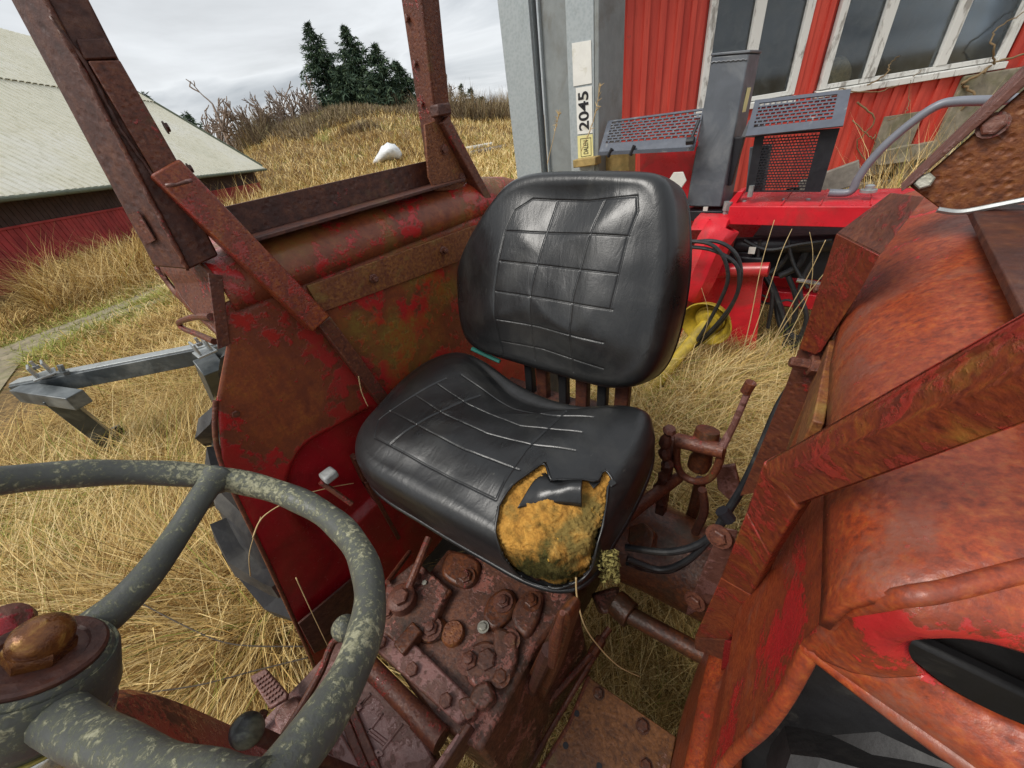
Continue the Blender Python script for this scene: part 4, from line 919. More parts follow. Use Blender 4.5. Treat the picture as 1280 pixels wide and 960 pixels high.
# --- fenders
FRE = [(.137, 1.466), (.112, 1.403), (.050, 1.322), (0., 1.217), (-.05, .97), (-.122, .616), (-.15, .50)]
rec = catmull([(.33, 1.12), (.287, 1.136), (.203, 1.146), (.131, 1.150), (.082, 1.125), (.04, 1.07), (.025, 1.0), (.03, .93), (.06, .87), (.12, .845), (.25, .86), (.5, .9), (.6, 1.05), (.5, 1.12)], 6, True)
def fender(sg, mats):
    X0 = .40; DX = .047 if sg > 0 else 0
    toe = lambda yv: .015 * (1 - sstep(.12, .36, yv)) if sg > 0 else 0 * np.asarray(yv, float)
    fr_edge = FRE if sg < 0 else [(.1305, 1.460), (.133, 1.43), (.136, 1.407), (.120, 1.34), (.118, 1.19), (.06, 1.05), (-.05, .80), (-.10, .5)]
    fo = fr_edge + [(.0, .48), (.3, .5), (.6, .58), (.95, .72), (1.08, .95), (1.02, 1.2), (.92, 1.35), (.80, 1.466)]
    if sg > 0: fo = fr_edge + [(.0, .48), (.3, .5), (.6, .58), (.95, .72), (1.0, .95), (.92, 1.15), (.74, 1.34), (.48, 1.460)]
    def at(x, y, z): return np.array([sg * x, y, z])
    n = 150; YZ, r, d = sqmap(np.array(fo), n, (.42, 1.0)); y, z = YZ[..., 0], YZ[..., 1]
    ins = inpoly(YZ, rec); dd = segdist(y, z, [(rec[i], rec[(i + 1) % len(rec)]) for i in range(len(rec))])
    off = np.where(ins, sstep(0, .022, dd) * .022, 0)
    seam = segdist(y, z, [((.13, 1.449), (.82, 1.449))]); off = off + .003 * np.exp(-(seam / .0022) ** 2)
    seam2 = segdist(y, z, [((-.09, .70), (.08, .70)), ((.08, .70), (.5, .72))]); off = off + .002 * np.exp(-(seam2 / .003) ** 2)
    off = off + .004 * (vnoise(y, z, .16, 3) - .5) + .006 * (vnoise(y, z, .35, 7) - .5)
    V = np.stack([sg * (X0 + off + toe(y)), y, z], -1)
    f = add('fender', MB().grid(V), M[mats[0]], T, 60, thick=.004)
    pa_ = np.clip(np.where(ins, 1., 0.) + sstep(1.20, .96, z) + sstep(.10, -.02, y) * .55, 0, 1) if sg < 0 else np.clip(.8 * np.exp(-(np.hypot(y - .16, z - 1.36) / .05) ** 2) + .7 * np.exp(-(np.hypot(y - .13, z - 1.22) / .05) ** 2), 0, 1)
    at_ = f.data.attributes.new('paint', 'FLOAT', 'POINT'); at_.data.foreach_set('value', np.ascontiguousarray(pa_, np.float32).reshape(-1))
    # rounded top shell
    rx_, rz_2 = (.066, .062) if sg < 0 else (.092, .072)
    prof = [(.3962, 1.450), (.3962, 1.534 - rz_2)] + [(.3962 + rx_ * (1 - math.cos(a)), 1.534 - rz_2 + rz_2 * math.sin(a)) for a in np.linspace(.15, math.pi / 2, 9)] + [(.52, 1.536), (.60, 1.538), (.70, 1.532), (.735, 1.52), (.745, 1.49)]
    ye = .80 if sg < 0 else .47
    path = [(.150, 0.), (.16, 0), (.25, 0.), (.35, 0.), (.42, 0)] + ([(.5, 0.), (.7, 0.), (.80, 0.)] if sg < 0 else [(.47, 0)])
    rows = []
    yfr = lambda px_: .150 if sg < 0 else .124 + .034 * float(sstep(.40, .455, px_))
    zdn = lambda pz: 0 if sg < 0 else .017 * float(sstep(1.47, 1.53, pz))
    for i_, (yv, _) in enumerate(path): rows.append([at(px_ + float(toe(yv)), yv + (yfr(px_) - .15) * (1, .85, .4, 0)[min(i_, 3)], pz - zdn(pz) * (1, .9, .5, 0)[min(i_, 3)]) for px_, pz in prof])
    for a in np.linspace(.12, 1.5, 10):                                # rear of the shell follows the tyre round
        rows.append([at(px_, ye + (1.42 - ye) * math.sin(a) * (pz - .5) / 1.03, .92 + (pz - .92) * math.cos(a) ** .9) for px_, pz in prof])
    V = np.array(rows); V[..., 2] += .0015 * (vnoise(V[..., 1], V[..., 0], .2, 5) - .5)
    add('fender_top', MB().grid(V), M[mats[0]], f, 60, thick=.004)
    # front panel with its hole: rounded fold along the shell, rolled lip along the lower cut
    fold = [at(.4005 + float(toe(yy)), yy, zz) for yy, zz in fr_edge[2::-1] if 1.39 < zz < 1.47] + [at(px_ + float(toe(.15)), yfr(px_), pz - zdn(pz)) for px_, pz in prof[4:]]
    fold = np.array(fold)
    lowc = np.array([at(x_ + float(toe(.1)) * (x_ < .5), .113 + .05 * (x_ - .4), z_) for x_, z_ in [(.728, 1.50), (.705, 1.475), (.665, 1.445), (.60, 1.430), (.50, 1.428), (.45, 1.424)]])
    bd_ = np.vstack([fold, lowc]); hcp = P(214, 357, y=.128) if sg < 0 else P(1264, 858, y=.128); hr = .017 if sg < 0 else .021
    od = np.vstack([bd_[i] + (bd_[(i + 1) % len(bd_)] - bd_[i]) * t for i in range(len(bd_)) for t in np.arange(6)[:, None] / 6])
    if sg < 0: hcp = np.array([-.66, .128, 1.478])
    q = od - hcp; an = np.arctan2(q[:, 2], q[:, 0])
    e = np.stack([hcp[0] + hr * 1.25 * np.cos(an), hcp[1] + 0 * an, hcp[2] + hr * np.sin(an)], 1)
    rws = np.stack([e + (od - e) * t + np.array([0, 1, 0]) * (-.012 * t * (1 - t) * 2) for t in (0, .08, .3, .55, .8, .95, 1)])
    rws[..., 1] += .003 * (vnoise(rws[..., 0], rws[..., 2], .05, 3) - .5)
    fp_ = add('fender_front', MB().grid(np.concatenate([rws, rws[:, :1]], 1)), M[mats[2]], f, 60, thick=.003)
    fv_ = np.concatenate([rws, rws[:, :1]], 1).reshape(-1, 3); at_ = fp_.data.attributes.new('paint', 'FLOAT', 'POINT')
    if sg > 0: at_.data.foreach_set('value', np.clip(1.25 * np.exp(-(np.linalg.norm((fv_ - P(1150, 812, y=.122)) * np.array([1, .5, 1.2]), axis=1) / .022) ** 2), 0, 1).astype(np.float32))
    add('front_fold', MB().tube(catmull(fold, 4), .0036, 10), M[mats[2]], f, 60)
    add('rolled_lip', MB().tube(catmull(np.vstack([fold[:1], lowc[::-1]]), 6), .005, 8), M[mats[2]], f, 60)
    add('rolled_lip', MB().tube(catmull([at(.401 + float(toe(yy)), yy - .002, zz) for yy, zz in fr_edge[2:]], 6), .0045, 8), M[mats[2]], f, 60)
    # bolted strip
    st = [P(400, 390, x=-.40), P(592, 319, x=-.40), P(593, 281, x=-.40), P(381, 357, x=-.40)]
    st = [np.array([sg * .3985, p[1], p[2]]) for p in st]
    s_ = add('bolted_strip', MB().prism(st, (-sg * .007, 0, 0)), M['rust_strip'], f, bevel=.0012)
    for (u, v) in ((466, 348), (553, 313)):
        p = P(u, v, x=-.392); bolt((sg * .3915, p[1], p[2]), (-sg, -.25, .1), .0105, parent=f, stud=.016, washer=0)
    # angle iron along the top
    yr, yl = (.475, .56) if sg < 0 else (.34, .26)
    add('angle_iron', MB().box(at(.435 + DX, yr, 1.5435), (.075, yl, .006)).box(at(.470 + DX, yr, 1.571), (.006, yl, .050)), M['rust_dark'], f, bevel=.001)
    return f
fl = fender(-1, ('fender_left', 'fender_low', 'rust_mid'))
frt = fender(1, ('fender_right', 'fender_right', 'fender_right'))
frt['label'] = 'orange rusty fender with a round hole in its front'
add('edge_flange', MB().prism([P(u, v, x=-.397) for u, v in [(259, 341), (277, 344), (287, 430), (272, 436)]], (.004, 0, 0)), M['rust_mid'], fl, bevel=.001)
add('grab_handle', MB().tube(catmull([P(u, v, y=.115) for u, v in [(264, 396), (246, 396), (230, 400), (224, 404), (230, 411), (250, 419), (268, 427)]], 6), .0065, 10), M['rust_mid'], fl)
bolt(P(294, 517, x=-.396), (1, 0, 0), .007, 'rust_mid', fl, washer=0)
add('lower_bracket', MB().prism([P(u, v, x=-.385) for u, v in [(372, 778), (446, 716), (478, 770), (392, 815)]], (.006, 0, 0)), M['rust_dark'], fl, bevel=.001)

# --- roll bar posts, braces, gussets
def post(name, pts, dpv, ztop, mat, parent=T):
    """pts: two corners at the foot and two higher up, of the face that looks at the seat"""
    a, b, a2, b2 = [np.array(p, float) for p in pts]
    ka = (ztop - a[2]) / (a2[2] - a[2]); kb = (ztop - b[2]) / (b2[2] - b[2]); A = a + (a2 - a) * ka; B = b + (b2 - b) * kb; d = np.array(dpv, float)
    return add(name, MB().loft([a, b, b + d, a + d], [A, B, B + d, A + d]), mat, parent, bevel=.004)
# near left: front face y = const, inner face x = const
pf = [P(192, 334, x=-.475), P(236, 338, x=-.41), P(12, 0, x=-.475), P(58, 0, x=-.41)]; pr0, pr1 = P(275, 320, x=-.41), P(113, 0, x=-.41); yN = .10
kz = lambda a, b: a + (b - a) * ((2.3 - a[2]) / (b[2] - a[2]))
np_ = add('roll_bar_post', MB().loft([pf[0], pf[1], pr0, pf[0] + pr0 - pf[1]], [kz(pf[0], pf[2]), kz(pf[1], pf[3]), kz(pr0, pr1), kz(pf[0] + pr0 - pf[1], pf[2] + pr1 - pf[3])]), M['rust_dark'], T, bevel=.004)
e0, e1 = pf[1], pf[3]; ed = nrm(e1 - e0)
bead([e0 + ed * t + np.array([.001, -.001, 0]) for t in np.linspace(.0, .5, 30)], .0032, np_, 'rust_mid')
add('foot_slot', MB().prism([PP(u, v, pf[0] + np.array([0, -.003, 0]), np.cross(ed, pf[1] - pf[0])) for u, v in [(161, 268), (174, 264), (195, 300), (184, 306)]], (0, -.0015, 0)), M['rust_mid'], np_)
xi = e0[0]
def inner(u, v, o=.004):                                             # point on the inner face of the near left post
    n_ = nrm(np.cross(ed, pr0 - pf[1])); n_ = n_ if n_[0] > 0 else -n_
    return PP(u, v, e0 + n_ * o, n_), n_
q = [inner(u, v, .008)[0] for u, v in [(110, 76), (150, 75), (235, 224), (202, 232)]]; nI = inner(0, 0)[1]
cp = add('cover_plate', MB().prism(q, -nI * .010), M['rust_mid'], np_, bevel=.0015)
q = [inner(u, v, .006)[0] for u, v in [(95, 48), (131, 47), (148, 73), (106, 75)]]; add('cover_step', MB().prism(q, -nI * .008), M['rust_dark'], np_, bevel=.002)
for u, v in ((206, 160), (236, 212)): bolt(inner(u - 4, v, .004)[0] + np.array([0, .004, 0]), (.1, 1, 0), .006, 'rust_dark', np_, washer=1.3)
bead([inner(u, v, .002)[0] for u, v in [(62, 20), (95, 62), (110, 84), (150, 160), (200, 232)]], .0025, np_, 'rust_dark')
# near left brace: wide channel, then the thinner leg down the fender
B0, B1 = P(222, 228, x=-.405), P(398, 404, x=-.372)
br = add('brace', MB().beam(B0, B1, .034, .045, (1, 0, 0), .02, .0), M['beam'], T, bevel=.003)
add('brace_leg', MB().beam(P(404, 402, x=-.381), P(500, 528, x=-.381), .022, .030, (1, 0, 0), .005, .05), M['rust_mid'], br, bevel=.003)
bead([P(u, v, x=-.362) for u, v in [(207, 232), (222, 231), (240, 226)]], .003, br, 'mauve')
# far left
yF = .72
pf2 = [P(534, 219, y=yF), P(553, 219, y=yF), P(501, 0, y=yF), P(527, 0, y=yF)]
pl2 = post('roll_bar_post', pf2, (.0, .05, .0), 2.3, M['rust_mid'])
for u, v in ((508, 23), (518, 80), (526, 130)): bolt(P(u + 2, v, y=yF - .001), (-.3, -1, .1), .007, 'rust_mid', pl2, washer=0)
gq = [P(u, v, x=-.43) for u, v in [(529, 156), (544, 151), (586, 223), (573, 237), (542, 239), (534, 221)]]
gs = add('gusset', MB().prism(gq, (.006, 0, 0)), M['rust_orange'], pl2, bevel=.001)
for u, v in ((555, 187), (577, 222)): bolt(P(u, v, x=-.423), (1, -.2, 0), .009, 'rust_mid', gs, washer=1.3)
add('gusset_lug', MB().prism([P(u, v, x=-.43) for u, v in [(536, 132), (552, 130), (555, 145), (538, 148)]], (.03, 0, 0)), M['rust_dark'], pl2, bevel=.004)
add('brace', MB().beam(P(551, 150, x=-.425), P(602, 243, x=-.415), .036, .026, (1, 0, 0), .0, .30), M['rust_mid'], pl2, bevel=.003)
# far right
xg = .425
yg = .455
gq = [P(u, v, y=yg) for u, v in [(1137, 233), (1163, 216), (1282, 112), (1420, 20), (1420, 240), (1282, 253), (1200, 264), (1176, 262)]]
gr = add('gusset', MB().prism(gq, (0, .006, 0)), M['rust_orange'], T, bevel=.001)
add('gusset_flange', MB().prism([P(u, v, y=yg - .006) for u, v in [(1126, 240), (1290, 84), (1430, -25), (1430, 12), (1290, 100), (1136, 234)]], (0, .03, 0)), M['mauve'], gr, bevel=.0015)
bolt(P(1156, 227, y=yg - .001), (-.2, -1, .3), .0058, 'zinc', gr, washer=0, h=.005, spin=.4)
bolt(P(1241, 157, y=yg - .001), (-.2, -1, .3), .0064, 'rust_mid', gr, washer=1.25, h=.004)
add('wire', MB().tube(catmull([P(u, v, y=yg - .006) for u, v in [(1172, 262), (1200, 265), (1240, 258), (1285, 249)]], 6), .0022, 6), M['clamp'], gr)
add('roll_bar_post', MB().beam(P(1400, 60, y=.50), P(1400, 60, y=.50) + np.array([.03, .02, .7]), .05, .06), M['rust_dark'], T, bevel=.003)
X5 = lambda u, v, y: P(u, v, y=y)
fb = [X5(1114, 241, .43), X5(1156, 246, .36)], [X5(1047, 291, .43), X5(1101, 318, .35)], [X5(1024, 362, .43), X5(1070, 372, .39)], [X5(1000, 432, .43), X5(1030, 440, .42)], [X5(984, 478, .43), X5(1016, 478, .42)], [X5(952, 556, .44), X5(988, 545, .43)], [X5(925, 620, .46), X5(968, 610, .44)]
m = MB()
for i in range(len(fb) - 1):
    a0, a1 = fb[i]; b0, b1 = fb[i + 1]; d = np.array([.0, .005, -.001])
    m.loft([a0, a1, a1 + d, a0 + d], [b0, b1, b1 + d, b0 + d])
add('brace', m, M['rust_mid'], T, bevel=.0008)
a0, a1 = fb[0]; b0, b1 = fb[1]
m = MB(); o_ = np.array([-.0004, -.003, .0005])
fb2 = [fb[1], fb[2], fb[3]]
pl_ = [fb2[0][0], fb2[0][1], fb2[1][1], X5(1028, 437, .418), X5(1021, 441, .418), X5(1001, 434, .428), fb2[1][0]]
add('brace_plate', MB().prism([p + o_ for p in pl_], (-.0003, -.003, .0005)), M['beam'], T, bevel=.001)
# near right: beam from above, bend, leg
kb_ = .74
tA = [P(955, 575, y=.275 * kb_), P(1280, 385, y=.185 * kb_)]; tR = [P(958, 598, y=.262 * kb_), P(1280, 452, y=.165 * kb_)]; tB = [P(1000, 634, y=.255 * kb_), P(1280, 536, y=.158 * kb_)]
ex = lambda l, k: l[0] + (l[1] - l[0]) * k
K = 2.0
A0, A1 = ex(tA, 0), ex(tA, K); R0, R1 = ex(tR, 0), ex(tR, K); C0, C1 = ex(tB, 0), ex(tB, K)
nb_ = add('brace', MB().loft([A0, R0, C0, C0 + (A0 - R0)], [A1, R1, C1, C1 + (A1 - R1)]), M['beam'], T, bevel=.0025)
nb_['label'] = 'red and orange pitted brace slanting across the right fender'
lg = [[P(953, 577, y=.272 * kb_), P(998, 637, y=.256 * kb_)], [P(932, 640, y=.30 * kb_), P(962, 696, y=.285 * kb_)], [P(900, 722, y=.34 * .8), P(940, 745, y=.325 * .8)], [P(868, 796, y=.385 * .85), P(912, 800, y=.37 * .85)]]
m = MB()
for i in range(3):
    a0, a1 = lg[i]; b0, b1 = lg[i + 1]; d = np.array([.006, .012, 0])
    m.loft([a0, a1, a1 + d, a0 + d], [b0, b1, b1 + d, b0 + d])
add('brace_leg', m, M['beam'], nb_, bevel=.002)
add('brace_foot', MB().prism([P(u, v, y=.325) for u, v in [(868, 797), (910, 800), (905, 826), (868, 812)]], (.01, .03, 0)), M['rust_mid'], nb_, bevel=.002)
add('paint_tab', MB().prism([P(u, v, y=.31) for u, v in [(905, 800), (925, 806), (918, 830), (900, 838)]], (.01, .01, 0)), M['fender_low'], T, bevel=.002)
bp_ = [P(u, v, y=.42) for u, v in [(900, 659), (916, 662), (890, 748), (857, 768), (862, 748)]]
bk = add('angle_bracket', MB().prism(bp_, (.008, .004, 0)), M['mauve'], T, bevel=.002)
bolt(P(899, 670, y=.415), (-.2, -1, .35), .013, parent=bk); bolt(P(869, 751, y=.415), (-.2, -1, .35), .013, parent=bk)

# --- tyres
def tyre(sg):
    c = np.array([sg * .62, .58, .72]); R = .72; hw = .165
    prof = [(.36, -hw * .75), (.44, -hw * .98), (.55, -hw * 1.05), (.63, -hw * .98), (.675, -hw * .8), (.688, -hw * .4), (.69, 0), (.688, hw * .4), (.675, hw * .8), (.63, hw * .98), (.55, hw * 1.05), (.44, hw * .98), (.36, hw * .75), (.35, 0), (.36, -hw * .75)]
    t = add('rear_tyre', MB().lathe([(r_, h_) for r_, h_ in prof], c, (1, 0, 0), 64), M['tyre'], T, 50)
    lm = {}
    for s2 in (-1, 1):
        b = MB(); pts = []
        A = []; B = []
        for k, (u_, ang) in enumerate([(.02, .16), (.5, .07), (.96, 0.), (1.04, -.02)]):
            xx = s2 * hw * u_; r0 = .684 - .09 * max(0, u_ - .75) ** 1.0 * 2; r1 = .722 - .06 * max(0, u_ - .6) ** 1.2 * 2
            for da, lst in ((-.035, A), (.035, B)):
                for rr2 in (r0 - .02, r1):
                    lst.append(np.array([xx, -rr2 * math.cos(ang + da), rr2 * math.sin(ang + da)]))
        n4 = 4
        v = []
        for k in range(n4): v += [A[2 * k], A[2 * k + 1], B[2 * k + 1], B[2 * k]]
        f = []
        for k in range(n4 - 1):
            for j in range(4): f.append((4 * k + j, 4 * k + (j + 1) % 4, 4 * k + 4 + (j + 1) % 4, 4 * k + 4 + j))
        f += [(3, 2, 1, 0), (12, 13, 14, 15)]
        me = mesh_of(b.add(v, f), 'lug', 0); me.materials.append(M['tyre']); lm[s2] = me
    for i in range(22):
        for s2 in (-1, 1):
            o = bpy.data.objects.new('lug', lm[s2]); COL.objects.link(o); attach(o, t)
            o.matrix_basis = Matrix.Translation(Vector(c)) @ Matrix.Rotation((i + (.5 if s2 > 0 else 0)) * 2 * math.pi / 22, 4, 'X')
    add('wheel_rim', MB().lathe([(.36, -.12), (.34, -.10), (.32, -.02), (.12, .0), (.12, .03), (.32, .02), (.34, .10), (.36, .12)], c, (1, 0, 0), 40), M['cream'], T)
    add('axle_hub', MB().lathe([(.11, -.2), (.11, .04), (.07, .05)], c, (sg, 0, 0), 20), M['rust_dark'], T)
    return t
tyre(-1); tyre(1)

# --- seat
def pad(name, px, o, ex_, ey_, nn, height, Redge, wall, mat, parent, segs, N=280, extra=None, groove=(.0017, .0014), cut=None, pil=.0007, cen=None):
    o = np.array(o, float); ex_ = np.array(ex_, float); ey_ = np.array(ey_, float); nn = np.array(nn, float)
    L = lambda u, v: (lambda q: np.array([(q - o).dot(ex_), (q - o).dot(ey_)]))(PP(u, v, o, nn))
    ol = catmull([L(*q) for q in px], 10, True)
    XY, r, d = sqmap(ol, N, cen, 25); x, y = XY[..., 0], XY[..., 1]
    sg_ = [(L(*a), L(*b)) for a, b in segs]; sg_all = sg_
    gd = segdist(x, y, sg_all)
    h = height(x, y, d)
    dr = np.where(d < Redge, Redge - np.sqrt(np.maximum(Redge ** 2 - (Redge - d) ** 2, 0)), 0)
    h = h * sstep(0, Redge * 2.2, d) - dr
    if extra is not None: h = h + extra(x, y) * (.5 + .5 * sstep(0, .05, d))
    h = h - groove[0] * np.exp(-(gd / groove[1]) ** 2) - pil * np.exp(-(gd / .014)) * sstep(0, .03, d)
    h = h + .0016 * (vnoise(x, y, .035, 2) - .5) * sstep(0, .05, d)
    V = o + x[..., None] * ex_ + y[..., None] * ey_ + h[..., None] * nn
    return V, XY, ol, L
UP = R_(22)
bo, bx, by_, bn = np.array([0, .53, 1.2]), np.array([1., 0, 0]), np.array([0, math.sin(UP), math.cos(UP)]), np.array([0, -math.cos(UP), math.sin(UP)])
bpx = [(566, 372), (565, 340), (573, 312), (590, 278), (613, 243), (634, 222), (665, 212), (735, 209), (800, 210), (826, 216), (838, 240), (842, 275), (843, 330), (836, 390), (824, 440), (808, 472), (785, 487), (750, 487), (700, 474), (640, 456), (600, 443), (578, 428), (569, 402)]
bseg = [((645, 263), (664, 248)), ((664, 248), (735, 250)), ((735, 250), (796, 245)), ((796, 245), (798, 265)), ((798, 265), (786, 300)), ((786, 300), (768, 387)),
        ((645, 263), (636, 290)), ((636, 290), (628, 362)), ((628, 362), (628, 445)),
        ((637, 290), (700, 292)), ((700, 292), (788, 296)), ((634, 327), (690, 333)), ((690, 333), (776, 343)), ((630, 364), (690, 373)), ((690, 373), (770, 387)), ((629, 398), (680, 407)), ((680, 407), (759, 427)), ((630, 426), (680, 435)), ((680, 435), (756, 460)),
        ((693, 251), (682, 310)), ((682, 310), (672, 360)), ((672, 360), (669, 450)), ((756, 249), (738, 310)), ((738, 310), (724, 370)), ((724, 370), (717, 465))]
hb = lambda x, y, d: .030 * sstep(0, .16, d) - .020 * np.exp(-((x + .05) / .12) ** 2) * sstep(.10, .3, y)
V, XY, ol, Lb = pad('backrest', bpx, bo, bx, by_, bn, hb, .030, 0, 'vinyl', T, bseg, 400)
n = len(V); rim = rim_idx(n); ring = V.reshape(-1, 3)[rim]; base = MB().grid(V)
rows = [ring]
for dp_, ou in ((.010, .0015), (.025, .003), (.045, .004), (.060, .003), (.068, .0)):
    cen = ring.mean(0); q = ring - cen; q = q - np.outer(q.dot(bn), bn); q /= np.linalg.norm(q, axis=1)[:, None]
    rows.append(ring - bn * dp_ + q * ou)
Wl = np.stack(rows); Wl = np.concatenate([Wl, Wl[:, :1]], 1)
sb = add('seat_backrest', base.grid(Wl), M['vinyl'], T, 180)
c_ = Wl[-1, :-1]
add('back_shell', MB().add(np.vstack([c_ + bn * .006, (c_ + bn * .006 - c_.mean(0)) * .92 + c_.mean(0) - bn * .018]), [(i, (i + 1) % len(c_), len(c_) + (i + 1) % len(c_), len(c_) + i) for i in range(len(c_))] + [tuple(len(c_) + i for i in range(len(c_)))]), M['black'], sb, 60)
add('piping', MB().tube((Wl[-1, :-1])[::4] + bn * .002, .0042, 6, closed=True), M['vinyl'], sb, 180)
# cushion
TI = R_(5)
co, cxv, cyv, cn = np.array([0, .2, 1.165]), np.array([1., 0, 0]), np.array([0, math.cos(TI), math.sin(TI)]), np.array([0, -math.sin(TI), math.cos(TI)])
cpx = [(437, 548), (440, 572), (462, 592), (500, 614), (545, 640), (590, 664), (640, 690), (680, 702), (715, 700), (742, 678), (765, 640), (790, 600), (812, 555), (819, 524), (812, 502), (792, 498), (765, 503), (730, 497), (690, 484), (640, 462), (600, 441), (570, 434), (535, 444), (500, 468), (467, 502), (446, 526)]
cseg = [((471, 551), (477, 530)), ((477, 530), (560, 480)), ((471, 551), (545, 590)), ((545, 590), (622, 630)), ((622, 630), (660, 570)), ((660, 570), (700, 525)), ((700, 525), (708, 516)),
        ((492, 560), (525, 540)), ((525, 540), (580, 506)), ((580, 506), (600, 495)), ((491, 521), (525, 540)), ((525, 540), (585, 571)), ((585, 571), (652, 597)), ((523, 503), (555, 523)), ((555, 523), (610, 548)), ((610, 548), (665, 563)), ((665, 563), (720, 571)),
        ((549, 487), (585, 508)), ((585, 508), (650, 535)), ((650, 535), (728, 547)), ((578, 473), (640, 505)), ((640, 505), (690, 521)), ((690, 521), (742, 527))]
hc_ = lambda x, y, d: .022 * sstep(0, .14, d) + .006 * sstep(.12, .25, abs(x + .05))
V, XY, ol, Lc = pad('cushion', cpx, co, cxv, cyv, cn, hc_, .034, 0, 'vinyl', T, cseg, 420, lambda x, y: -.042 * np.exp(-((x + .055) / .15) ** 2) * sstep(.06, .33, y))
n = len(V); rim = rim_idx(n); ring = V.reshape(-1, 3)[rim]
cen = ring.mean(0); q = ring - cen; q = q - np.outer(q.dot(cn), cn); q /= np.linalg.norm(q, axis=1)[:, None]
rows = [ring]
for dp_, ou in ((.006, .001), (.012, .002), (.018, .003), (.026, .003), (.034, .003), (.042, .003), (.050, .002), (.056, .0), (.060, -.004), (.061, -.03)):
    rows.append(ring - cn * dp_ + q * ou)
Wl = np.stack(rows); Wl = np.concatenate([Wl, Wl[:, :1]], 1)
hole = [(623, 632), (640, 606), (664, 588), (683, 578), (686, 582), (684, 598), (672, 602), (655, 620), (650, 634), (690, 629), (724, 632), (728, 618), (726, 604), (733, 601), (742, 607), (748, 602), (755, 586), (761, 592), (768, 604), (760, 608), (757, 640), (752, 664), (746, 690), (738, 712), (726, 728), (704, 734), (680, 736), (662, 730), (640, 712), (626, 690), (618, 664)]
holec = [(623, 632), (640, 606), (664, 588), (683, 578), (688, 600), (700, 600), (728, 600), (748, 602), (757, 586), (768, 604), (760, 608), (757, 640), (752, 664), (746, 690), (738, 712), (726, 728), (704, 734), (680, 736), (662, 730), (640, 712), (626, 690), (618, 664)]
hole_d = np.array([np.array(holec[i]) + (np.array(holec[(i + 1) % len(holec)]) - np.array(holec[i])) * t for i in range(len(holec)) for t in np.arange(6) / 6]); hole_d += RNG.normal(0, .8, hole_d.shape)
def split(grids):
    va, fa, vb, fb_ = MB(), [], MB(), []
    for G in grids:
        n_, m_ = G.shape[:2]; cen = (G[:-1, :-1] + G[1:, 1:] + G[1:, :-1] + G[:-1, 1:]) / 4
        px = proj(cen); ins = inpoly(px, [tuple(p) for p in hole_d])
        big = inpoly(px, [tuple(p) for p in (hole_d - hole_d.mean(0)) * 1.05 + hole_d.mean(0)])
        idx = np.arange(n_ * m_).reshape(n_, m_); Fq = np.stack([idx[:-1, :-1], idx[:-1, 1:], idx[1:, 1:], idx[1:, :-1]], -1)
        va.add(G.reshape(-1, 3), Fq[~ins]); vb.add(G.reshape(-1, 3), Fq[big])
    return va, vb
va, vb = split([V, Wl])
def clean(me, dist=1e-5):
    bm = bmesh.new(); bm.from_mesh(me); bmesh.ops.remove_doubles(bm, verts=bm.verts, dist=dist)
    bmesh.ops.delete(bm, geom=[v for v in bm.verts if not v.link_faces], context='VERTS'); bmesh.ops.recalc_face_normals(bm, faces=bm.faces); bm.to_mesh(me); bm.free(); me.update()
me = mesh_of(va, 'seat_cushion', 180); clean(me)
sc_ = add('seat_cushion', me, M['vinyl'], T); sc_['label'] = 'black vinyl cushion torn open at one front corner'
md = sc_.modifiers.new('solid', 'SOLIDIFY'); md.thickness = .0032; md.offset = -1
me = mesh_of(vb, 'foam', 180); clean(me)
nv_ = np.array([v.normal[:] for v in me.vertices]); cv_ = np.array([v.co[:] for v in me.vertices])
if (nv_ @ cn).mean() < 0: nv_ = -nv_
dep = .0025 + .004 * vnoise(cv_[:, 0], cv_[:, 1], .03, 3) + .0035 * vnoise(cv_[:, 0] + cv_[:, 2], cv_[:, 1], .012, 4) + .004 * vnoise(cv_[:, 0] - cv_[:, 2], cv_[:, 1] + cv_[:, 2], .0055, 6) + .0012 * RNG.random(len(cv_))
lump = sum(np.exp(-(np.linalg.norm(cv_ - P(u, v, z=1.15), axis=1) / s_) ** 2) * a_ for u, v, s_, a_ in [(700, 672, .014, .012), (728, 668, .016, .014), (692, 694, .012, .010), (712, 680, .02, -.008), (662, 680, .012, .006)])
cv_ = cv_ - nv_ * (dep - lump)[:, None]; me.vertices.foreach_set('co', cv_.astype(np.float32).reshape(-1)); me.update()
add('foam', me, M['foam'], sc_)
# rolled raw edge of the vinyl round the tear
allv = np.vstack([V.reshape(-1, 3), Wl.reshape(-1, 3)]); apx = proj(allv); adp = np.linalg.norm(allv - CAM, axis=1); ed_ = []
for hpt in hole_d[::2]:
    dd_ = np.hypot(*(apx - hpt).T); k_ = np.where(dd_ < 3.5)[0]
    if len(k_): k_ = k_[adp[k_] < adp[k_].min() + .012]; ed_.append(allv[k_[dd_[k_].argmin()]])
ed_ = np.array(ed_); ed_ = (np.roll(ed_, 1, 0) + 2 * ed_ + np.roll(ed_, -1, 0)) / 4
add('torn_edge', MB().tube(ed_, .0019 + .0006 * np.sin(np.arange(len(ed_)) * 1.3), 8, closed=True), M['vinyl'], sc_, 180)
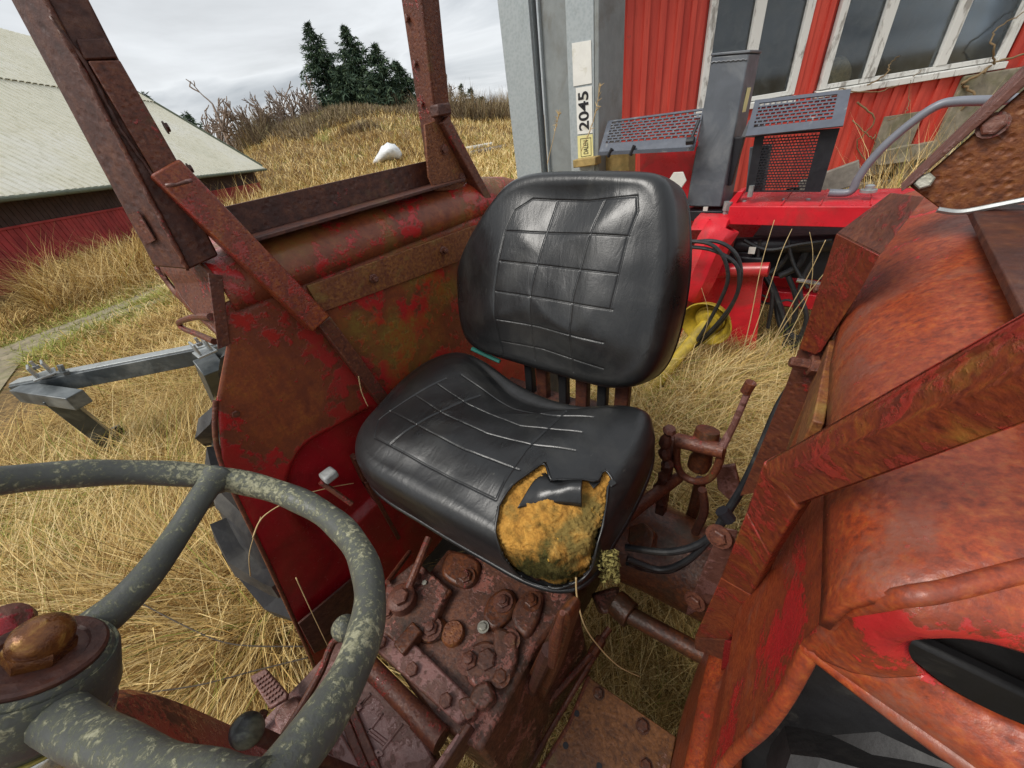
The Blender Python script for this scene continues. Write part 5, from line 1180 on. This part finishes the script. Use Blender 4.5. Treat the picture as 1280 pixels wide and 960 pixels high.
# curled flap of torn vinyl
r0 = catmull([(684, 584), (692, 592), (703, 600), (714, 602), (728, 602)], 6); r1 = catmull([(646, 634), (668, 628), (690, 627), (712, 629), (727, 631)], 6)
rows = []
for t in np.linspace(0, 1, 14):
    pxs = r0 * (1 - t) + r1 * t; rows.append([P(u, v, z=1.180) + np.array([0, 0, -.001 + .024 * math.sin(math.pi * min(1, t * 1.02)) ** .8 * (.35 + .65 * k / len(pxs)) - .004 * t]) for k, (u, v) in enumerate(pxs)])
fv = np.array(rows); fv[..., 2] += .006 * (vnoise(fv[..., 0], fv[..., 1], .022, 5) - .5)
add('torn_flap', MB().grid(fv), M['vinyl'], sc_, 180, thick=.003)
for tri in ([(733, 600), (742, 596), (755, 588), (750, 604), (742, 612)], [(760, 604), (766, 596), (771, 606), (764, 610)]):
    add('torn_shred', MB().prism([P(u, v, z=1.176) for u, v in tri], (0, 0, .003)), M['vinyl'], sc_, bevel=.001)
bt = Wl[-2, :-1][::4]; add('piping', MB().tube(bt + q[::4] * .004, .0048, 6, closed=True), M['vinyl'], sc_, 180)
bot = Wl[-2, :-1][::6]; add('seat_pan', MB().loft((bot - bot.mean(0)) * .96 + bot.mean(0) + np.array([0, 0, -.034]), (bot - bot.mean(0)) * .9 + bot.mean(0) - np.array([0, 0, .055])), M['black'], sc_, 60)
# moss hanging under the corner
m = MB()
for i in range(260):
    u, v = RNG.uniform(750, 774), RNG.uniform(688, 728); p = P(u, v, y=.262 + RNG.uniform(-.01, .02)); m.tube([p, p + RNG.normal(0, .003, 3) + np.array([0, 0, -.004])], [.0022, .0006], 3, cap=False)
add('moss_tuft', m, M['moss'], sc_, kind='stuff')
# seat mounting
for i, xx in enumerate((-.13, -.09, -.03, .02, .07, .115)):
    add('back_bracket', MB().beam((xx, .585, 1.06), (xx, .60, 1.26), .030 if i % 2 else .022, .02, (1, 0, 0)), M['rust_dark' if i % 2 else 'black'], T, bevel=.003)
add('seat_frame', MB().box((-.05, .36, 1.045), (.40, .30, .03)).box((-.05, .585, 1.05), (.34, .06, .05)), M['rust_dark'], T, bevel=.004)
add('teal_clip', MB().tube([P(590, 436, y=.56), P(625, 452, y=.57)], .006, 6), M['teal'], T)
add('seat_stand', MB().loft([(-.12, .30, .80), (.10, .30, .80), (.10, .52, .80), (-.12, .52, .80)], [(-.18, .24, 1.03), (.10, .24, 1.03), (.10, .50, 1.03), (-.18, .50, 1.03)]), M['rust_dark'], T, bevel=.005)
for (u0, v0, u1, v1, w_) in ((428, 572, 452, 620, .028), (442, 570, 470, 640, .02), (456, 600, 490, 660, .022)):
    add('seat_rail', MB().beam(P(u0, v0, y=.20), P(u1, v1, y=.20) + np.array([0, .0, -.05]), w_, .012, (1, 0, 0)), M['rust_mid'], T, bevel=.002)
add('lever_knob', MB().box(P(411, 594, x=-.335), (.030, .030, .020)), M['pale_plastic'], T, bevel=.005)
add('knob_stem', MB().tube([P(400, 602, x=-.345), P(440, 630, x=-.30)], .006, 8), M['rust_mid'], T)

# --- steering wheel
sw_c = np.array([-.0014, -.1257, 1.4083]); sw_n = nrm([.0175, .6083, .7935])
su = nrm(np.cross([0, 1., 0], sw_n)); sv = np.cross(sw_n, su); SR = .215
def rimp(deg, r=SR, drop=0): a = R_(deg); return sw_c + r * (math.cos(a) * su + math.sin(a) * sv) - sw_n * drop
wh = add('steering_wheel', MB().tube([rimp(a) for a in np.arange(0, 360, 3)], .0150 + .0006 * np.sin(np.arange(120) * .9), 20, closed=True), M['lichen'], T, 180)
hub = PP(44, 850, sw_c - sw_n * .085, sw_n)
for a in (140, 12, 256):
    pts = [rimp(a, SR - .004), rimp(a, SR - .03, .006), rimp(a, .14, .034), rimp(a, .10, .052), rimp(a, .085, .062) * .6 + .4 * (hub + (rimp(a, .05) - sw_c)), hub + (rimp(a, .044) - sw_c) - sw_n * .002, hub + (rimp(a, .010) - sw_c) - sw_n * .016]
    add('spoke', MB().tube(catmull(pts, 6), np.interp(np.linspace(0, 1, 37), [0, .12, .3, .6, .8, 1], [.021, .0140, .0128, .0148, .0165, .018]), 16), M['lichen' if a == 12 else 'spoke'], wh, 180)
add('hub', MB().lathe([(.020, -.045), (.042, -.034), (.050, -.018), (.0475, 0), (.0455, .014), (.0435, .018), (.042, .0165), (.0405, .020), (.039, .022), (.037, .021)], hub, sw_n, 40), M['lichen'], wh, 40)
add('hub_washer', MB().lathe([(.0375, .016), (.0375, .0245), (.0355, .0262), (.027, .0262), (.0255, .024), (.016, .024)], hub, sw_n, 40), M['rust_dark'], wh, 40)
add('hub_nut', MB().lathe([(.0195, .022), (.0195, .032), (.0184, .0342)], hub, sw_n, 6, .3).lathe([(.0178, .034), (.0178, .0405), (.0165, .0455), (.0130, .0495), (.007, .0522), (.0, .0527)], hub, sw_n, 28), M['nut'], wh, 40)
add('column', MB().lathe([(.02, -.6), (.02, -.02)], hub, sw_n, 20), M['rust_dark'], T)
add('gauge_ring', MB().lathe([(.046, -.034), (.050, -.040), (.050, -.047), (.046, -.049)], hub, sw_n, 40), M['chrome'], T)
add('gauge_bowl', MB().lathe([(.045, -.032), (.047, -.049), (.050, -.075), (.048, -.10), (.04, -.13)], hub, sw_n, 40), M['cream'], T)

# --- bonnet behind the wheel
hp_ = []
for yy, sc2 in ((-.255, .90), (-.262, .95), (-.29, .98), (-.35, 1.0), (-1.0, 1.0), (-1.5, .95)):
    th = np.linspace(0, math.pi, 25); rw = []
    for a in th:
        cx_ = math.cos(a); sx_ = math.sin(a); rw.append((-.0 + .295 * sc2 * math.copysign(abs(cx_) ** .6, cx_), yy, (.80 + (.375 * sc2) * sx_ ** .5)))
    rw = [(rw[0][0], yy, .55)] + rw + [(rw[-1][0], yy, .55)]; hp_.append(rw)
hv = np.array(hp_)
add('bonnet', MB().grid(hv).add(hv[0], [tuple(range(hv.shape[1]))]), M['hood'], T, 70)
add('bonnet_knob', MB().lathe([(.02, 0), (.024, .02), (.018, .035), (0, .04)], P(4, 792, y=-.27), (.4, .5, .6), 16), M['hood'], T)

# --- gearbox, covers, levers
zg = .82
def G(u, v, z=zg): return P(u, v, z=z)
top = [G(578, 690), G(690, 742), G(680, 752), G(640, 815), G(610, 870), G(585, 930), G(470, 800), G(505, 745)]
top = [G(560, 685), G(700, 720), G(722, 748), G(668, 812), G(640, 866), G(600, 940), G(545, 905), G(470, 800)]
bot_ = [p * np.array([1, 1, 0]) + np.array([.03 if i in (1, 2, 3, 4, 5) else -.03, .0, .45]) for i, p in enumerate(top)]
gb_ = add('gearbox', MB().loft(bot_, top), M['cast'], T, bevel=.008)
def boss(pts, h, mat='cast', z=zg, name='casting_boss', bev=.006, n=6):
    c = catmull([G(u, v, z) for u, v in pts], n, True); return add(name, MB().loft(c - np.array([0, 0, .01]), (c - c.mean(0)) * .9 + c.mean(0) + np.array([0, 0, h])), M[mat], gb_, 40, bevel=bev)
boss([(562, 690), (600, 702), (598, 728), (580, 738), (552, 720)], .012, 'cast_dark')
boss([(612, 748), (635, 736), (648, 752), (640, 775), (618, 792), (604, 775)], .014, 'cast_dark')
boss([(654, 744), (680, 742), (676, 775), (660, 800), (645, 790), (640, 770)], .016)
boss([(588, 812), (612, 802), (628, 822), (625, 850), (602, 868), (580, 845)], .018)
boss([(540, 770), (560, 778), (552, 800), (530, 806), (518, 790)], .010, 'cast_dark')
boss([(618, 790), (640, 792), (650, 818), (640, 850), (622, 846)], .020)
boss([(596, 862), (614, 856), (622, 876), (606, 892), (590, 884)], .030)
boss([(575, 880), (592, 874), (600, 892), (586, 905)], .022)
for u, v, r, st, mt in [(582, 722, .015, .004, 'cast_dark'), (629, 753, .014, .004, 'bolt_rust'), (539, 787, .015, .006, 'bolt_rust'), (587, 827, .016, .008, 'bolt_rust'), (609, 826, .018, 0, 'cast'), (638, 801, .013, 0, 'bolt_rust'), (664, 752, .014, .004, 'cast_dark'), (604, 784, .008, 0, 'zinc'), (520, 722, .012, 0, 'cast_dark'), (626, 846, .012, 0, 'cast_dark')]:
    bolt(G(u, v, zg + .014), (0, 0, 1), r, mt, gb_, stud=st, washer=1.5, h=r * .7)
add('core_plug', MB().lathe([(.024, -.01), (.024, .008), (.021, .012), (0, .0125)], G(567, 793), (0, 0, 1), 24), M['rust_orange'], gb_, 40)
# bracket at the left with the big pivot bolt
lbk = add('lever_bracket', MB().prism([G(u, v, .845) for u, v in [(482, 730), (520, 700), (562, 735), (545, 772), (505, 812), (478, 790)]], (0, 0, -.05)), M['cast'], gb_, bevel=.005)
add('pivot_boss', MB().lathe([(.030, -.0), (.029, .022), (.024, .026)], G(505, 752, .845), (0, 0, 1), 24), M['bolt_rust'], lbk, 40)
bolt(G(502, 748, .87), (0, 0, 1), .017, 'bolt_rust', lbk, washer=0, h=.014)
bolt(G(484, 766, .845), (0, 0, 1), .011, 'bolt_rust', lbk, washer=1.2); bolt(G(521, 722, .845), (0, 0, 1), .009, 'bolt_rust', lbk, washer=1.2); bolt(G(531, 729, .845), (0, 0, 1), .006, 'zinc', lbk, washer=0)
add('stop_block', MB().box(G(512, 800, .84), (.03, .05, .03)), M['cast_dark'], lbk, bevel=.003)
add('lever_rod', MB().tube([G(508, 742, .86), P(536, 672, y=.20)], [.0095, .0085], 10), M['rust_mid'], gb_)
add('lever_rod', MB().tube([G(484, 728, .86), P(512, 690, y=.17)], .006, 8), M['rust_mid'], gb_)
add('lower_lug', MB().box(G(548, 745, .836), (.04, .05, .014)), M['cast_dark'], gb_, bevel=.004)
# bar with bolts, pipe and the shift plate in front of it
bar = [G(u, v, .84) for u, v in [(478, 786), (500, 786), (588, 872), (592, 893), (572, 905), (462, 806)]]
bb = add('cross_bar', MB().prism(bar, (0, 0, -.03)), M['mauve'], gb_, bevel=.004)
for u, v in ((477, 804), (516, 838), (558, 877)): bolt(G(u, v, .841), (0, 0, 1), .012, 'bolt_rust', bb, washer=0, h=.010)
add('cross_pipe', MB().tube([G(448, 818, .83), G(523, 896, .83)], .0175, 18).tube([G(523, 896, .83), G(552, 926, .83)], .0195, 18), M['rust_mid'], gb_)
add('guide_plate', MB().prism([P(u, v, z=.85) for u, v in [(583, 902), (590, 906), (552, 962), (538, 975)]], (0, 0, -.06)), M['rust_dark'], gb_, bevel=.002)
add('guide_plate', MB().prism([P(u, v, z=.85) for u, v in [(572, 915), (577, 919), (546, 965), (536, 966)]], (0, 0, -.05)), M['mauve'], gb_, bevel=.002)
sp_ = add('shift_plate', MB().prism([G(u, v, .80) for u, v in [(450, 836), (520, 905), (545, 950), (500, 1010), (395, 930), (380, 890)]], (0, 0, -.10)), M['mauve'], gb_, bevel=.006)
def ridge(a, b, r=.0028): return add('gate_ridge', MB().tube([G(*a, .801), G(*b, .801)], r, 6), M['mauve'], sp_)
for a, b in [((433, 908), (462, 866)), ((478, 892), (446, 934)), ((503, 905), (468, 950)), ((462, 911), (484, 928)), ((459, 914), (481, 931)), ((430, 905), (463, 868))]: ridge(a, b)
def raised(s, a, b, up_px, z=.802):
    cu = bpy.data.curves.new('numeral', 'FONT'); cu.body = s; cu.extrude = .12; cu.offset = .03
    ob = bpy.data.objects.new('n', cu); COL.objects.link(ob); bpy.context.view_layer.update()
    me = bpy.data.meshes.new_from_object(ob.evaluated_get(bpy.context.evaluated_depsgraph_get())); bpy.data.objects.remove(ob)
    v = np.array([q_.co[:] for q_ in me.vertices]); v[:, :2] -= v[:, :2].min(0); v[:, :2] /= v[:, :2].max(0)
    A = G(*a, z); d = G(*b, z) - A; up_ = G(*up_px, z) - A
    qv = A + v[:, :1] * d + v[:, 1:2] * up_ + np.array([0, 0, .001]) + np.array([0, 0, 1]) * (v[:, 2:] > 0) * .003
    for vv, p_ in zip(me.vertices, qv): vv.co = p_
    me.materials.clear(); me.materials.append(M['mauve']); o = bpy.data.objects.new('numeral', me); COL.objects.link(o); attach(o, sp_)
raised('2', (444, 923), (452, 933), (455, 915)); raised('R', (462, 943), (472, 953), (474, 936)); raised('3', (440, 884), (447, 891), (448, 878))
for a in (0, 1): add('gate_channel', MB().beam(G(420 + 14 * a, 872 + 14 * a * .1, .805), G(462 + 14 * a, 975, .805), .010, .014, (0, 0, 1)), M['rust_mid'], sp_, bevel=.002)
add('shift_plate_edge', MB().prism([G(u, v, .79) for u, v in [(410, 900), (432, 920), (470, 985), (430, 990)]], (0, 0, .02)), M['mauve'], sp_, bevel=.003)
# footplate and pedals on the far side
add('footplate', MB().prism([P(u, v, z=.60) for u, v in [(424, 800), (465, 830), (400, 990), (240, 990), (300, 930), (385, 842)]], (0, 0, -.008)), M['mauve'], T, bevel=.002)
add('footplate_boss', MB().loft(catmull([P(u, v, z=.60) for u, v in [(352, 885), (375, 870), (392, 900), (360, 925), (345, 905)]], 5, True), (lambda c: (c - c.mean(0)) * .8 + c.mean(0) + np.array([0, 0, .02]))(catmull([P(u, v, z=.60) for u, v in [(352, 885), (375, 870), (392, 900), (360, 925), (345, 905)]], 5, True))), M['mauve'], T, 40, bevel=.003)
ac = catmull([P(u, v, z=.70) for u, v in [(441, 792), (420, 800), (412, 812), (402, 838), (380, 878), (352, 925), (320, 985)]], 6)
add('long_lever', MB().tube(ac, .0085, 10), M['rust_mid'], T)
pq = [P(u, v, z=.66) for u, v in [(312, 845), (332, 835), (359, 866), (358, 873), (336, 886)]]
pd_ = add('pedal', MB().prism(pq, (0, 0, -.012)), M['mauve'], T, bevel=.003)
A_, B_, C_ = P(317, 850, z=.662), P(331, 840, z=.662), P(338, 880, z=.662); du_, dv_ = B_ - A_, C_ - A_
tm = mesh_of(MB().box((0, 0, 0), (.0085, .0085, .004), None, .7), 'pedal_stud', 0); tm.materials.append(M['mauve'])
for i in range(4):
    for j in range(7):
        o = bpy.data.objects.new('pedal_stud', tm); COL.objects.link(o); attach(o, pd_); o.location = A_ + du_ * (i + .5) / 4 * 1.15 + dv_ * (j + .5) / 7; o.rotation_euler = (0, 0, .6)
add('pedal_arm', MB().tube([P(330, 890, z=.64), P(318, 915, z=.62), P(262, 965, z=.58)], .010, 10), M['rust_dark'], T)
kn = P(309, 913, y=-.145)
gl = add('gear_lever', MB().tube([kn - np.array([0, 0, .01]), kn + np.array([.003, .003, -.12]), kn + np.array([.02, .02, -.4])], .008, 12), M['rust_dark'], T)
th = np.linspace(0, math.pi, 12); add('knob', MB().lathe([(max(1e-7, .0165 * math.sin(a) ** .8), -.020 * math.cos(a)) for a in th], kn, (0, .1, 1), 22), M['lichen'] if False else plain('worn_black_knob', (.02, .021, .02), .4, 0, .3, 60, .3, (.20, .21, .14), .42), gl, 180)
add('lever_rod', MB().tube([P(342, 960, z=.70), P(362, 935, z=.72), P(382, 922, z=.72)], .008, 10), M['black'], T)
add('dash_knob', MB().lathe([(.012, 0), (.020, .008), (.022, .02), (.016, .032), (0, .036)], P(432, 790, z=.95), (.2, .2, 1), 16), M['lichen'], T, 60)
add('knob_stem', MB().tube([P(432, 790, z=.95), P(432, 790, z=.95) - np.array([0, 0, .15])], .007, 8), M['rust_dark'], T)

# --- right of the gearbox: yoke casting, rods, step, shaft, axle
bc = add('brake_casting', MB().loft(catmull([P(u, v, y=.145) for u, v in [(697, 765), (712, 772), (706, 800), (690, 850), (670, 888), (650, 892), (648, 872), (664, 835), (684, 795)]], 5, True), catmull([P(u, v, y=.145) + np.array([.0, .025, -.01]) for u, v in [(697, 765), (712, 772), (706, 800), (690, 850), (670, 888), (650, 892), (648, 872), (664, 835), (684, 795)]], 5, True)), M['cast_dark'], T, 40, bevel=.004)
add('casting_arm', MB().tube([P(703, 766, y=.13), P(694, 800, y=.13), P(690, 830, y=.13)], [.003, .0075, .006], 10), M['rust_mid'], bc)
add('casting_slot', MB().tube([P(686, 812, y=.137), P(658, 878, y=.137)], .010, 8), M['rust_dark'], bc)
add('brake_rod', MB().tube([P(762, 785, z=.62), P(735, 822, z=.60), P(690, 872, z=.57), P(640, 930, z=.54)], .0075, 10), M['rust_mid'], T)
add('brake_rod', MB().tube([P(755, 800, z=.60), P(728, 845, z=.57), P(660, 960, z=.50)], .006, 10), M['rust_mid'], T)
add('rod_joint', MB().tube([P(740, 818, z=.61), P(752, 798, z=.615)], .013, 8), M['cast_dark'], T)
stp = [P(u, v, z=.56) for u, v in [(736, 846), (845, 921), (830, 1000), (690, 1060), (655, 1000), (678, 960), (712, 905)]]
s_ = add('step_plate', MB().prism(stp, (0, 0, -.006)), M['step'], T, bevel=.0015)
for u, v, r in ((748, 867, .011), (803, 908, .012), (807, 958, .011)): bolt(P(u, v, z=.561), (0, 0, 1), r, 'cast_dark', s_, washer=1.2)
for u, v in ((721, 892), (707, 932), (749, 958)):
    add('hole_plug', MB().lathe([(.006, 0), (.006, .0012)], P(u, v, z=.5605), (0, 0, 1), 12), M['guard_dark'], s_)
add('step_edge', MB().tube([P(u, v, z=.557) for u, v in [(655, 1000), (678, 960), (712, 905), (736, 846)]], .005, 8), M['rust_mid'], s_)
add('cross_shaft', MB().tube([P(786, 768, z=.66), P(905, 832, z=.66)], .020, 18), M['cast_dark'], T)
add('shaft_collar', MB().tube([P(769, 752, z=.66), P(789, 770, z=.66)], .032, 20), M['cast_dark'], T, bevel=.003)
add('shaft_housing', MB().loft([P(u, v, z=.66) for u, v in [(742, 742), (775, 732), (772, 765), (752, 768)]], [P(u, v, z=.58) for u, v in [(738, 742), (772, 732), (770, 765), (748, 768)]]), M['cast'], T, bevel=.008)
ax0 = np.array([.10, .56, .72]); add('axle_housing', MB().lathe([(.15, 0), (.15, .03), (.125, .05), (.11, .14), (.10, .3), (.12, .32), (.12, .36)], ax0, (1, 0, 0), 32), M['cast_dark'], T, 50)
add('axle_housing', MB().lathe([(.15, 0), (.15, .03), (.125, .05), (.11, .14), (.10, .3), (.12, .32), (.12, .36)], ax0 * np.array([-1, 1, 1]), (-1, 0, 0), 32), M['cast_dark'], T, 50)
add('rear_housing', MB().box((0, .55, .72), (.24, .5, .42)), M['cast_dark'], T, bevel=.02)
add('housing_nut', MB().lathe([(.03, 0), (.03, .03)], P(806, 674, y=.46), (-.2, -.6, 1), 6), M['cast_dark'], T, bevel=.003)
# lift link: forked rod, pin and crank handle
yk = .60
fk0, fk1 = P(768, 655, y=.42), P(848, 597, y=yk)
lk = add('lift_link', MB().tube([fk0, (fk0 + fk1) / 2, fk1], [.016, .0135, .012], 14), M['rust_mid'], T)
yl = catmull([P(u, v, y=yk) for u, v in [(848, 545), (846, 565), (847, 583), (856, 596), (872, 602), (888, 597), (898, 580), (903, 558)]], 6)
add('fork', MB().tube(yl, .0078, 12), M['rust_mid'], lk)
add('fork_pin', MB().tube([P(846, 550, y=yk), P(905, 564, y=yk)], .0155, 18), M['rust_mid'], lk)
add('pin_collar', MB().lathe([(.022, -.02), (.024, 0), (.022, .02)], P(882, 548, y=yk + .02), (0, .3, 1), 16), M['cast_dark'], lk)
add('crank_handle', MB().tube([P(902, 560, y=yk), P(918, 530, y=yk + .02), P(934, 492, y=yk + .03), P(938, 478, y=yk + .03)], [.008, .006, .006, .007], 10), M['mauve'], lk)
add('crank_knob', MB().tube([P(932, 490, y=yk + .03), P(939, 478, y=yk + .03)], .009, 10), M['rust_mid'], lk)
add('lift_rod', MB().tube([P(876, 600, y=yk + .06), P(866, 640, y=yk + .06), P(852, 672, y=yk + .05)], .013, 10), M['cast_dark'], lk)
add('screw_box', MB().lathe([(.022, 0), (.024, .02), (.018, .05), (.022, .06), (.022, .09)], P(872, 584, y=yk + .04), (.1, .1, 1), 14), M['cast_dark'], lk)
cc_ = catmull([P(u, v, y=.56) for u, v in [(838, 535), (830, 560), (834, 585), (824, 610), (828, 635)]], 5)
add('chain', MB().tube(cc_, .010 + .004 * np.sin(np.arange(len(cc_)) * 2.2), 8), M['rust_dark'], T)
add('lift_arm', MB().beam(P(826, 640, y=.56), P(840, 545, y=.62), .02, .03), M['rust_dark'], T, bevel=.003)
add('lift_plate', MB().prism([P(u, v, y=.66) for u, v in [(894, 585), (918, 582), (925, 610), (912, 626), (897, 612)]], (0, .01, 0)), M['mauve'], T, bevel=.002)
add('pipe', MB().tube(catmull([P(u, v, y=.58) for u, v in [(878, 612), (880, 640), (868, 668), (862, 690)]], 5), .009, 8), M['rust_dark'], T)
for k, pts in enumerate(([(1000, 470), (976, 505), (956, 550), (935, 598), (912, 636), (896, 662), (870, 682), (832, 690), (782, 684)], [(1001, 478), (975, 520), (950, 566), (926, 612), (905, 645), (888, 672), (860, 700), (825, 712), (784, 698)], [(905, 640), (892, 668), (868, 696), (838, 714), (806, 712), (784, 704)])):
    add('black_cable', MB().tube(catmull([P(u, v, y=.54 - .17 * (i / len(pts)) - .008 * k) for i, (u, v) in enumerate(pts)], 6), (.0065, .006, .0045)[k], 10), M['hose'], T)
add('cable_tie', MB().tube([P(902, 638, y=.41), P(912, 650, y=.41)], .010, 10), M['guard_dark'], T)
add('peg', MB().tube([P(868, 898, z=.62), P(862, 932, z=.56)], .011, 10), M['mauve'], T)
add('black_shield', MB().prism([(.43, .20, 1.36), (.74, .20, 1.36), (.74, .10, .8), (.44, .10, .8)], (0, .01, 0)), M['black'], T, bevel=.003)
# ------------------------------------------------------------------ grass
grass_patch('grass', 150000, wedge(1.2, 4.6, -1200, 520), (.22, .75), (.003, .0072), keep=not_tractor, green=.26, lean=(.35, 1.25))
grass_patch('grass', 75000, wedge(4.2, 13, -160, 420), (.14, .42), (.006, .015), keep=not_tractor, green=.15, lean=(.2, 1.1))
grass_patch('grass', 70000, wedge(12, 46, -20, 660), (.3, .75), (.02, .05), green=.10, lean=(.05, .7))
grass_patch('tall_grass', 5000, wedge(10.2, 13.5, -60, 215), (.6, 1.25), (.006, .011), green=0, lean=(.25, .6), az0=.6)
grass_patch('tall_grass', 1600, wedge(13, 24, 200, 330), (.9, 1.6), (.012, .02), green=0, lean=(.2, .6), az0=.6)
grass_patch('grass', 46000, box_region(-.9, .62, .85, 2.75), (.18, .6), (.0028, .006), keep=lambda q: ~((abs(q[:, 0]) > .46) & (q[:, 1] < 1.35)), green=.14, lean=(.3, 1.25))
grass_patch('grass', 7000, box_region(.1, .5, .2, .75), (.10, .30), (.002, .004), green=.12, lean=(.5, 1.3))
grass_patch('grass', 6000, box_region(-.1, .55, -.4, .3), (.10, .26), (.002, .004), green=.2, lean=(.5, 1.3))
grass_patch('grass', 8000, box_region(-2.6, 2.5, 2.7, 5.4), (.2, .6), (.003, .006), green=.06, lean=(.1, 1.0))
grass_patch('dry_weeds', 2600, lambda n: (lambda s, o: np.stack([W0[0] + wt[0] * s - wn[0] * o, W0[1] + wt[1] * s - wn[1] * o], 1))(RNG.uniform(SP(1030, 200)[0], SP(1240, 120)[0], n), RNG.uniform(.08, .7, n)), (.5, 1.25), (.004, .008), green=.03, lean=(.0, .5))
grass_patch('grass', 26000, wedge(4.0, 13, 420, 720), (.14, .42), (.006, .014), keep=lambda q: (q - W0[:2]) @ wn[:2] < -.1, green=.12, lean=(.2, 1.1))
# separate long dry stalks
def stalk(pts, r, lab, ears=False):
    c = catmull(pts, 8); m = MB().tube(c, np.linspace(r, r * .5, len(c)), 5)
    if ears:
        for k in range(26):
            i = len(c) - 1 - int(k * .5); d = nrm(RNG.normal(0, 1, 3) + nrm(c[-1] - c[-4]) * 1.4); m.tube([c[i], c[i] + d * .022], [.0022, .0006], 4, cap=False)
    tag(add('dry_stalk', m, M['straw'], None, 180), lab, 'grass stalk', 'dry stalks')
M['straw'] = plain('straw', (.55, .40, .19), .7, 0, .25, 30, .1)
M['dark_stalk'] = plain('dark_stalk', (.06, .045, .03), .8, 0, .25, 30, .1)
stalk([P(930, 450, y=1.75), P(955, 380, y=1.8), P(975, 320, y=1.85), P(990, 286, y=1.9)], .0022, 'pale dry stalk standing in front of the red machine table')
stalk([P(925, 455, y=1.7), P(938, 400, y=1.72), P(952, 330, y=1.75), P(968, 275, y=1.8)], .0022, 'long pale stalk beside the yellow cone leaning right')
stalk([P(955, 450, y=1.7), P(985, 390, y=1.7), P(1010, 345, y=1.7), P(1032, 300, y=1.7)], .0024, 'pale stalk crossing in front of the hoses towards the rusty brace')
stalk([P(940, 470, y=1.6), P(985, 400, y=1.6), P(1022, 352, y=1.6), P(1040, 330, y=1.6)], .0022, 'straw coloured stalk just left of the right brace')
stalk([P(975, 440, y=1.7), P(1010, 370, y=1.75), P(1016, 320, y=1.75), P(1012, 290, y=1.75)], .0016, 'thin stalk bending back under the red table')
stalk([P(868, 450, y=1.8), P(885, 400, y=1.8), P(877, 360, y=1.8)], .0016, 'thin stalk in front of the yellow cone')
stalk([P(684, 205, y=1.9), P(690, 180, y=1.9), P(697, 150, y=1.9), P(698, 142, y=1.9)], .002, 'dry stalk against the upright galvanised conveyor', True)
stalk([P(726, 190, y=1.9), P(742, 150, y=1.9), P(750, 108, y=1.9)], .002, 'tall seeded stalk at the edge of the number sign', True)
stalk([P(720, 722, y=.22), P(722, 750, y=.21), P(735, 790, y=.2), P(770, 830, y=.22), P(800, 846, y=.25)], .0016, 'single pale straw hanging below the front corner of the seat')
stalk([P(316, 672, x=-.36), P(330, 645, x=-.36), P(370, 622, x=-.35), P(410, 610, x=-.34), P(442, 604, x=-.33)], .0015, 'bent straw crossing the red fender behind the wheel rim')
stalk([P(313, 720, x=-.42), P(312, 690, x=-.40), P(326, 646, x=-.38)], .0013, 'short upright straw at the front edge of the left fender')
stalk([P(370, 722, x=-.37), P(392, 770, x=-.36), P(412, 812, x=-.35)], .0015, 'straight pale stem leaning on the lower left fender')
stalk([P(448, 470, x=-.37), P(452, 490, x=-.36), P(460, 508, x=-.35)], .0015, 'short straw tucked beside the seat cushion')
for a, lab in (([(160, 745), (230, 782), (290, 805), (380, 808)], 'dark bramble runner arching low over the straw'), ([(190, 865), (250, 856), (320, 838), (385, 822)], 'dark bramble runner lying toward the footplate')):
    c = catmull([P(u, v, z=.42) for u, v in a], 8); tag(add('bramble', MB().tube(c, .0022, 5), M['dark_stalk'], None, 180), lab, 'bramble', 'bramble runners')
for c in [o for o in bpy.data.objects if o.name.startswith('empty')]: pass
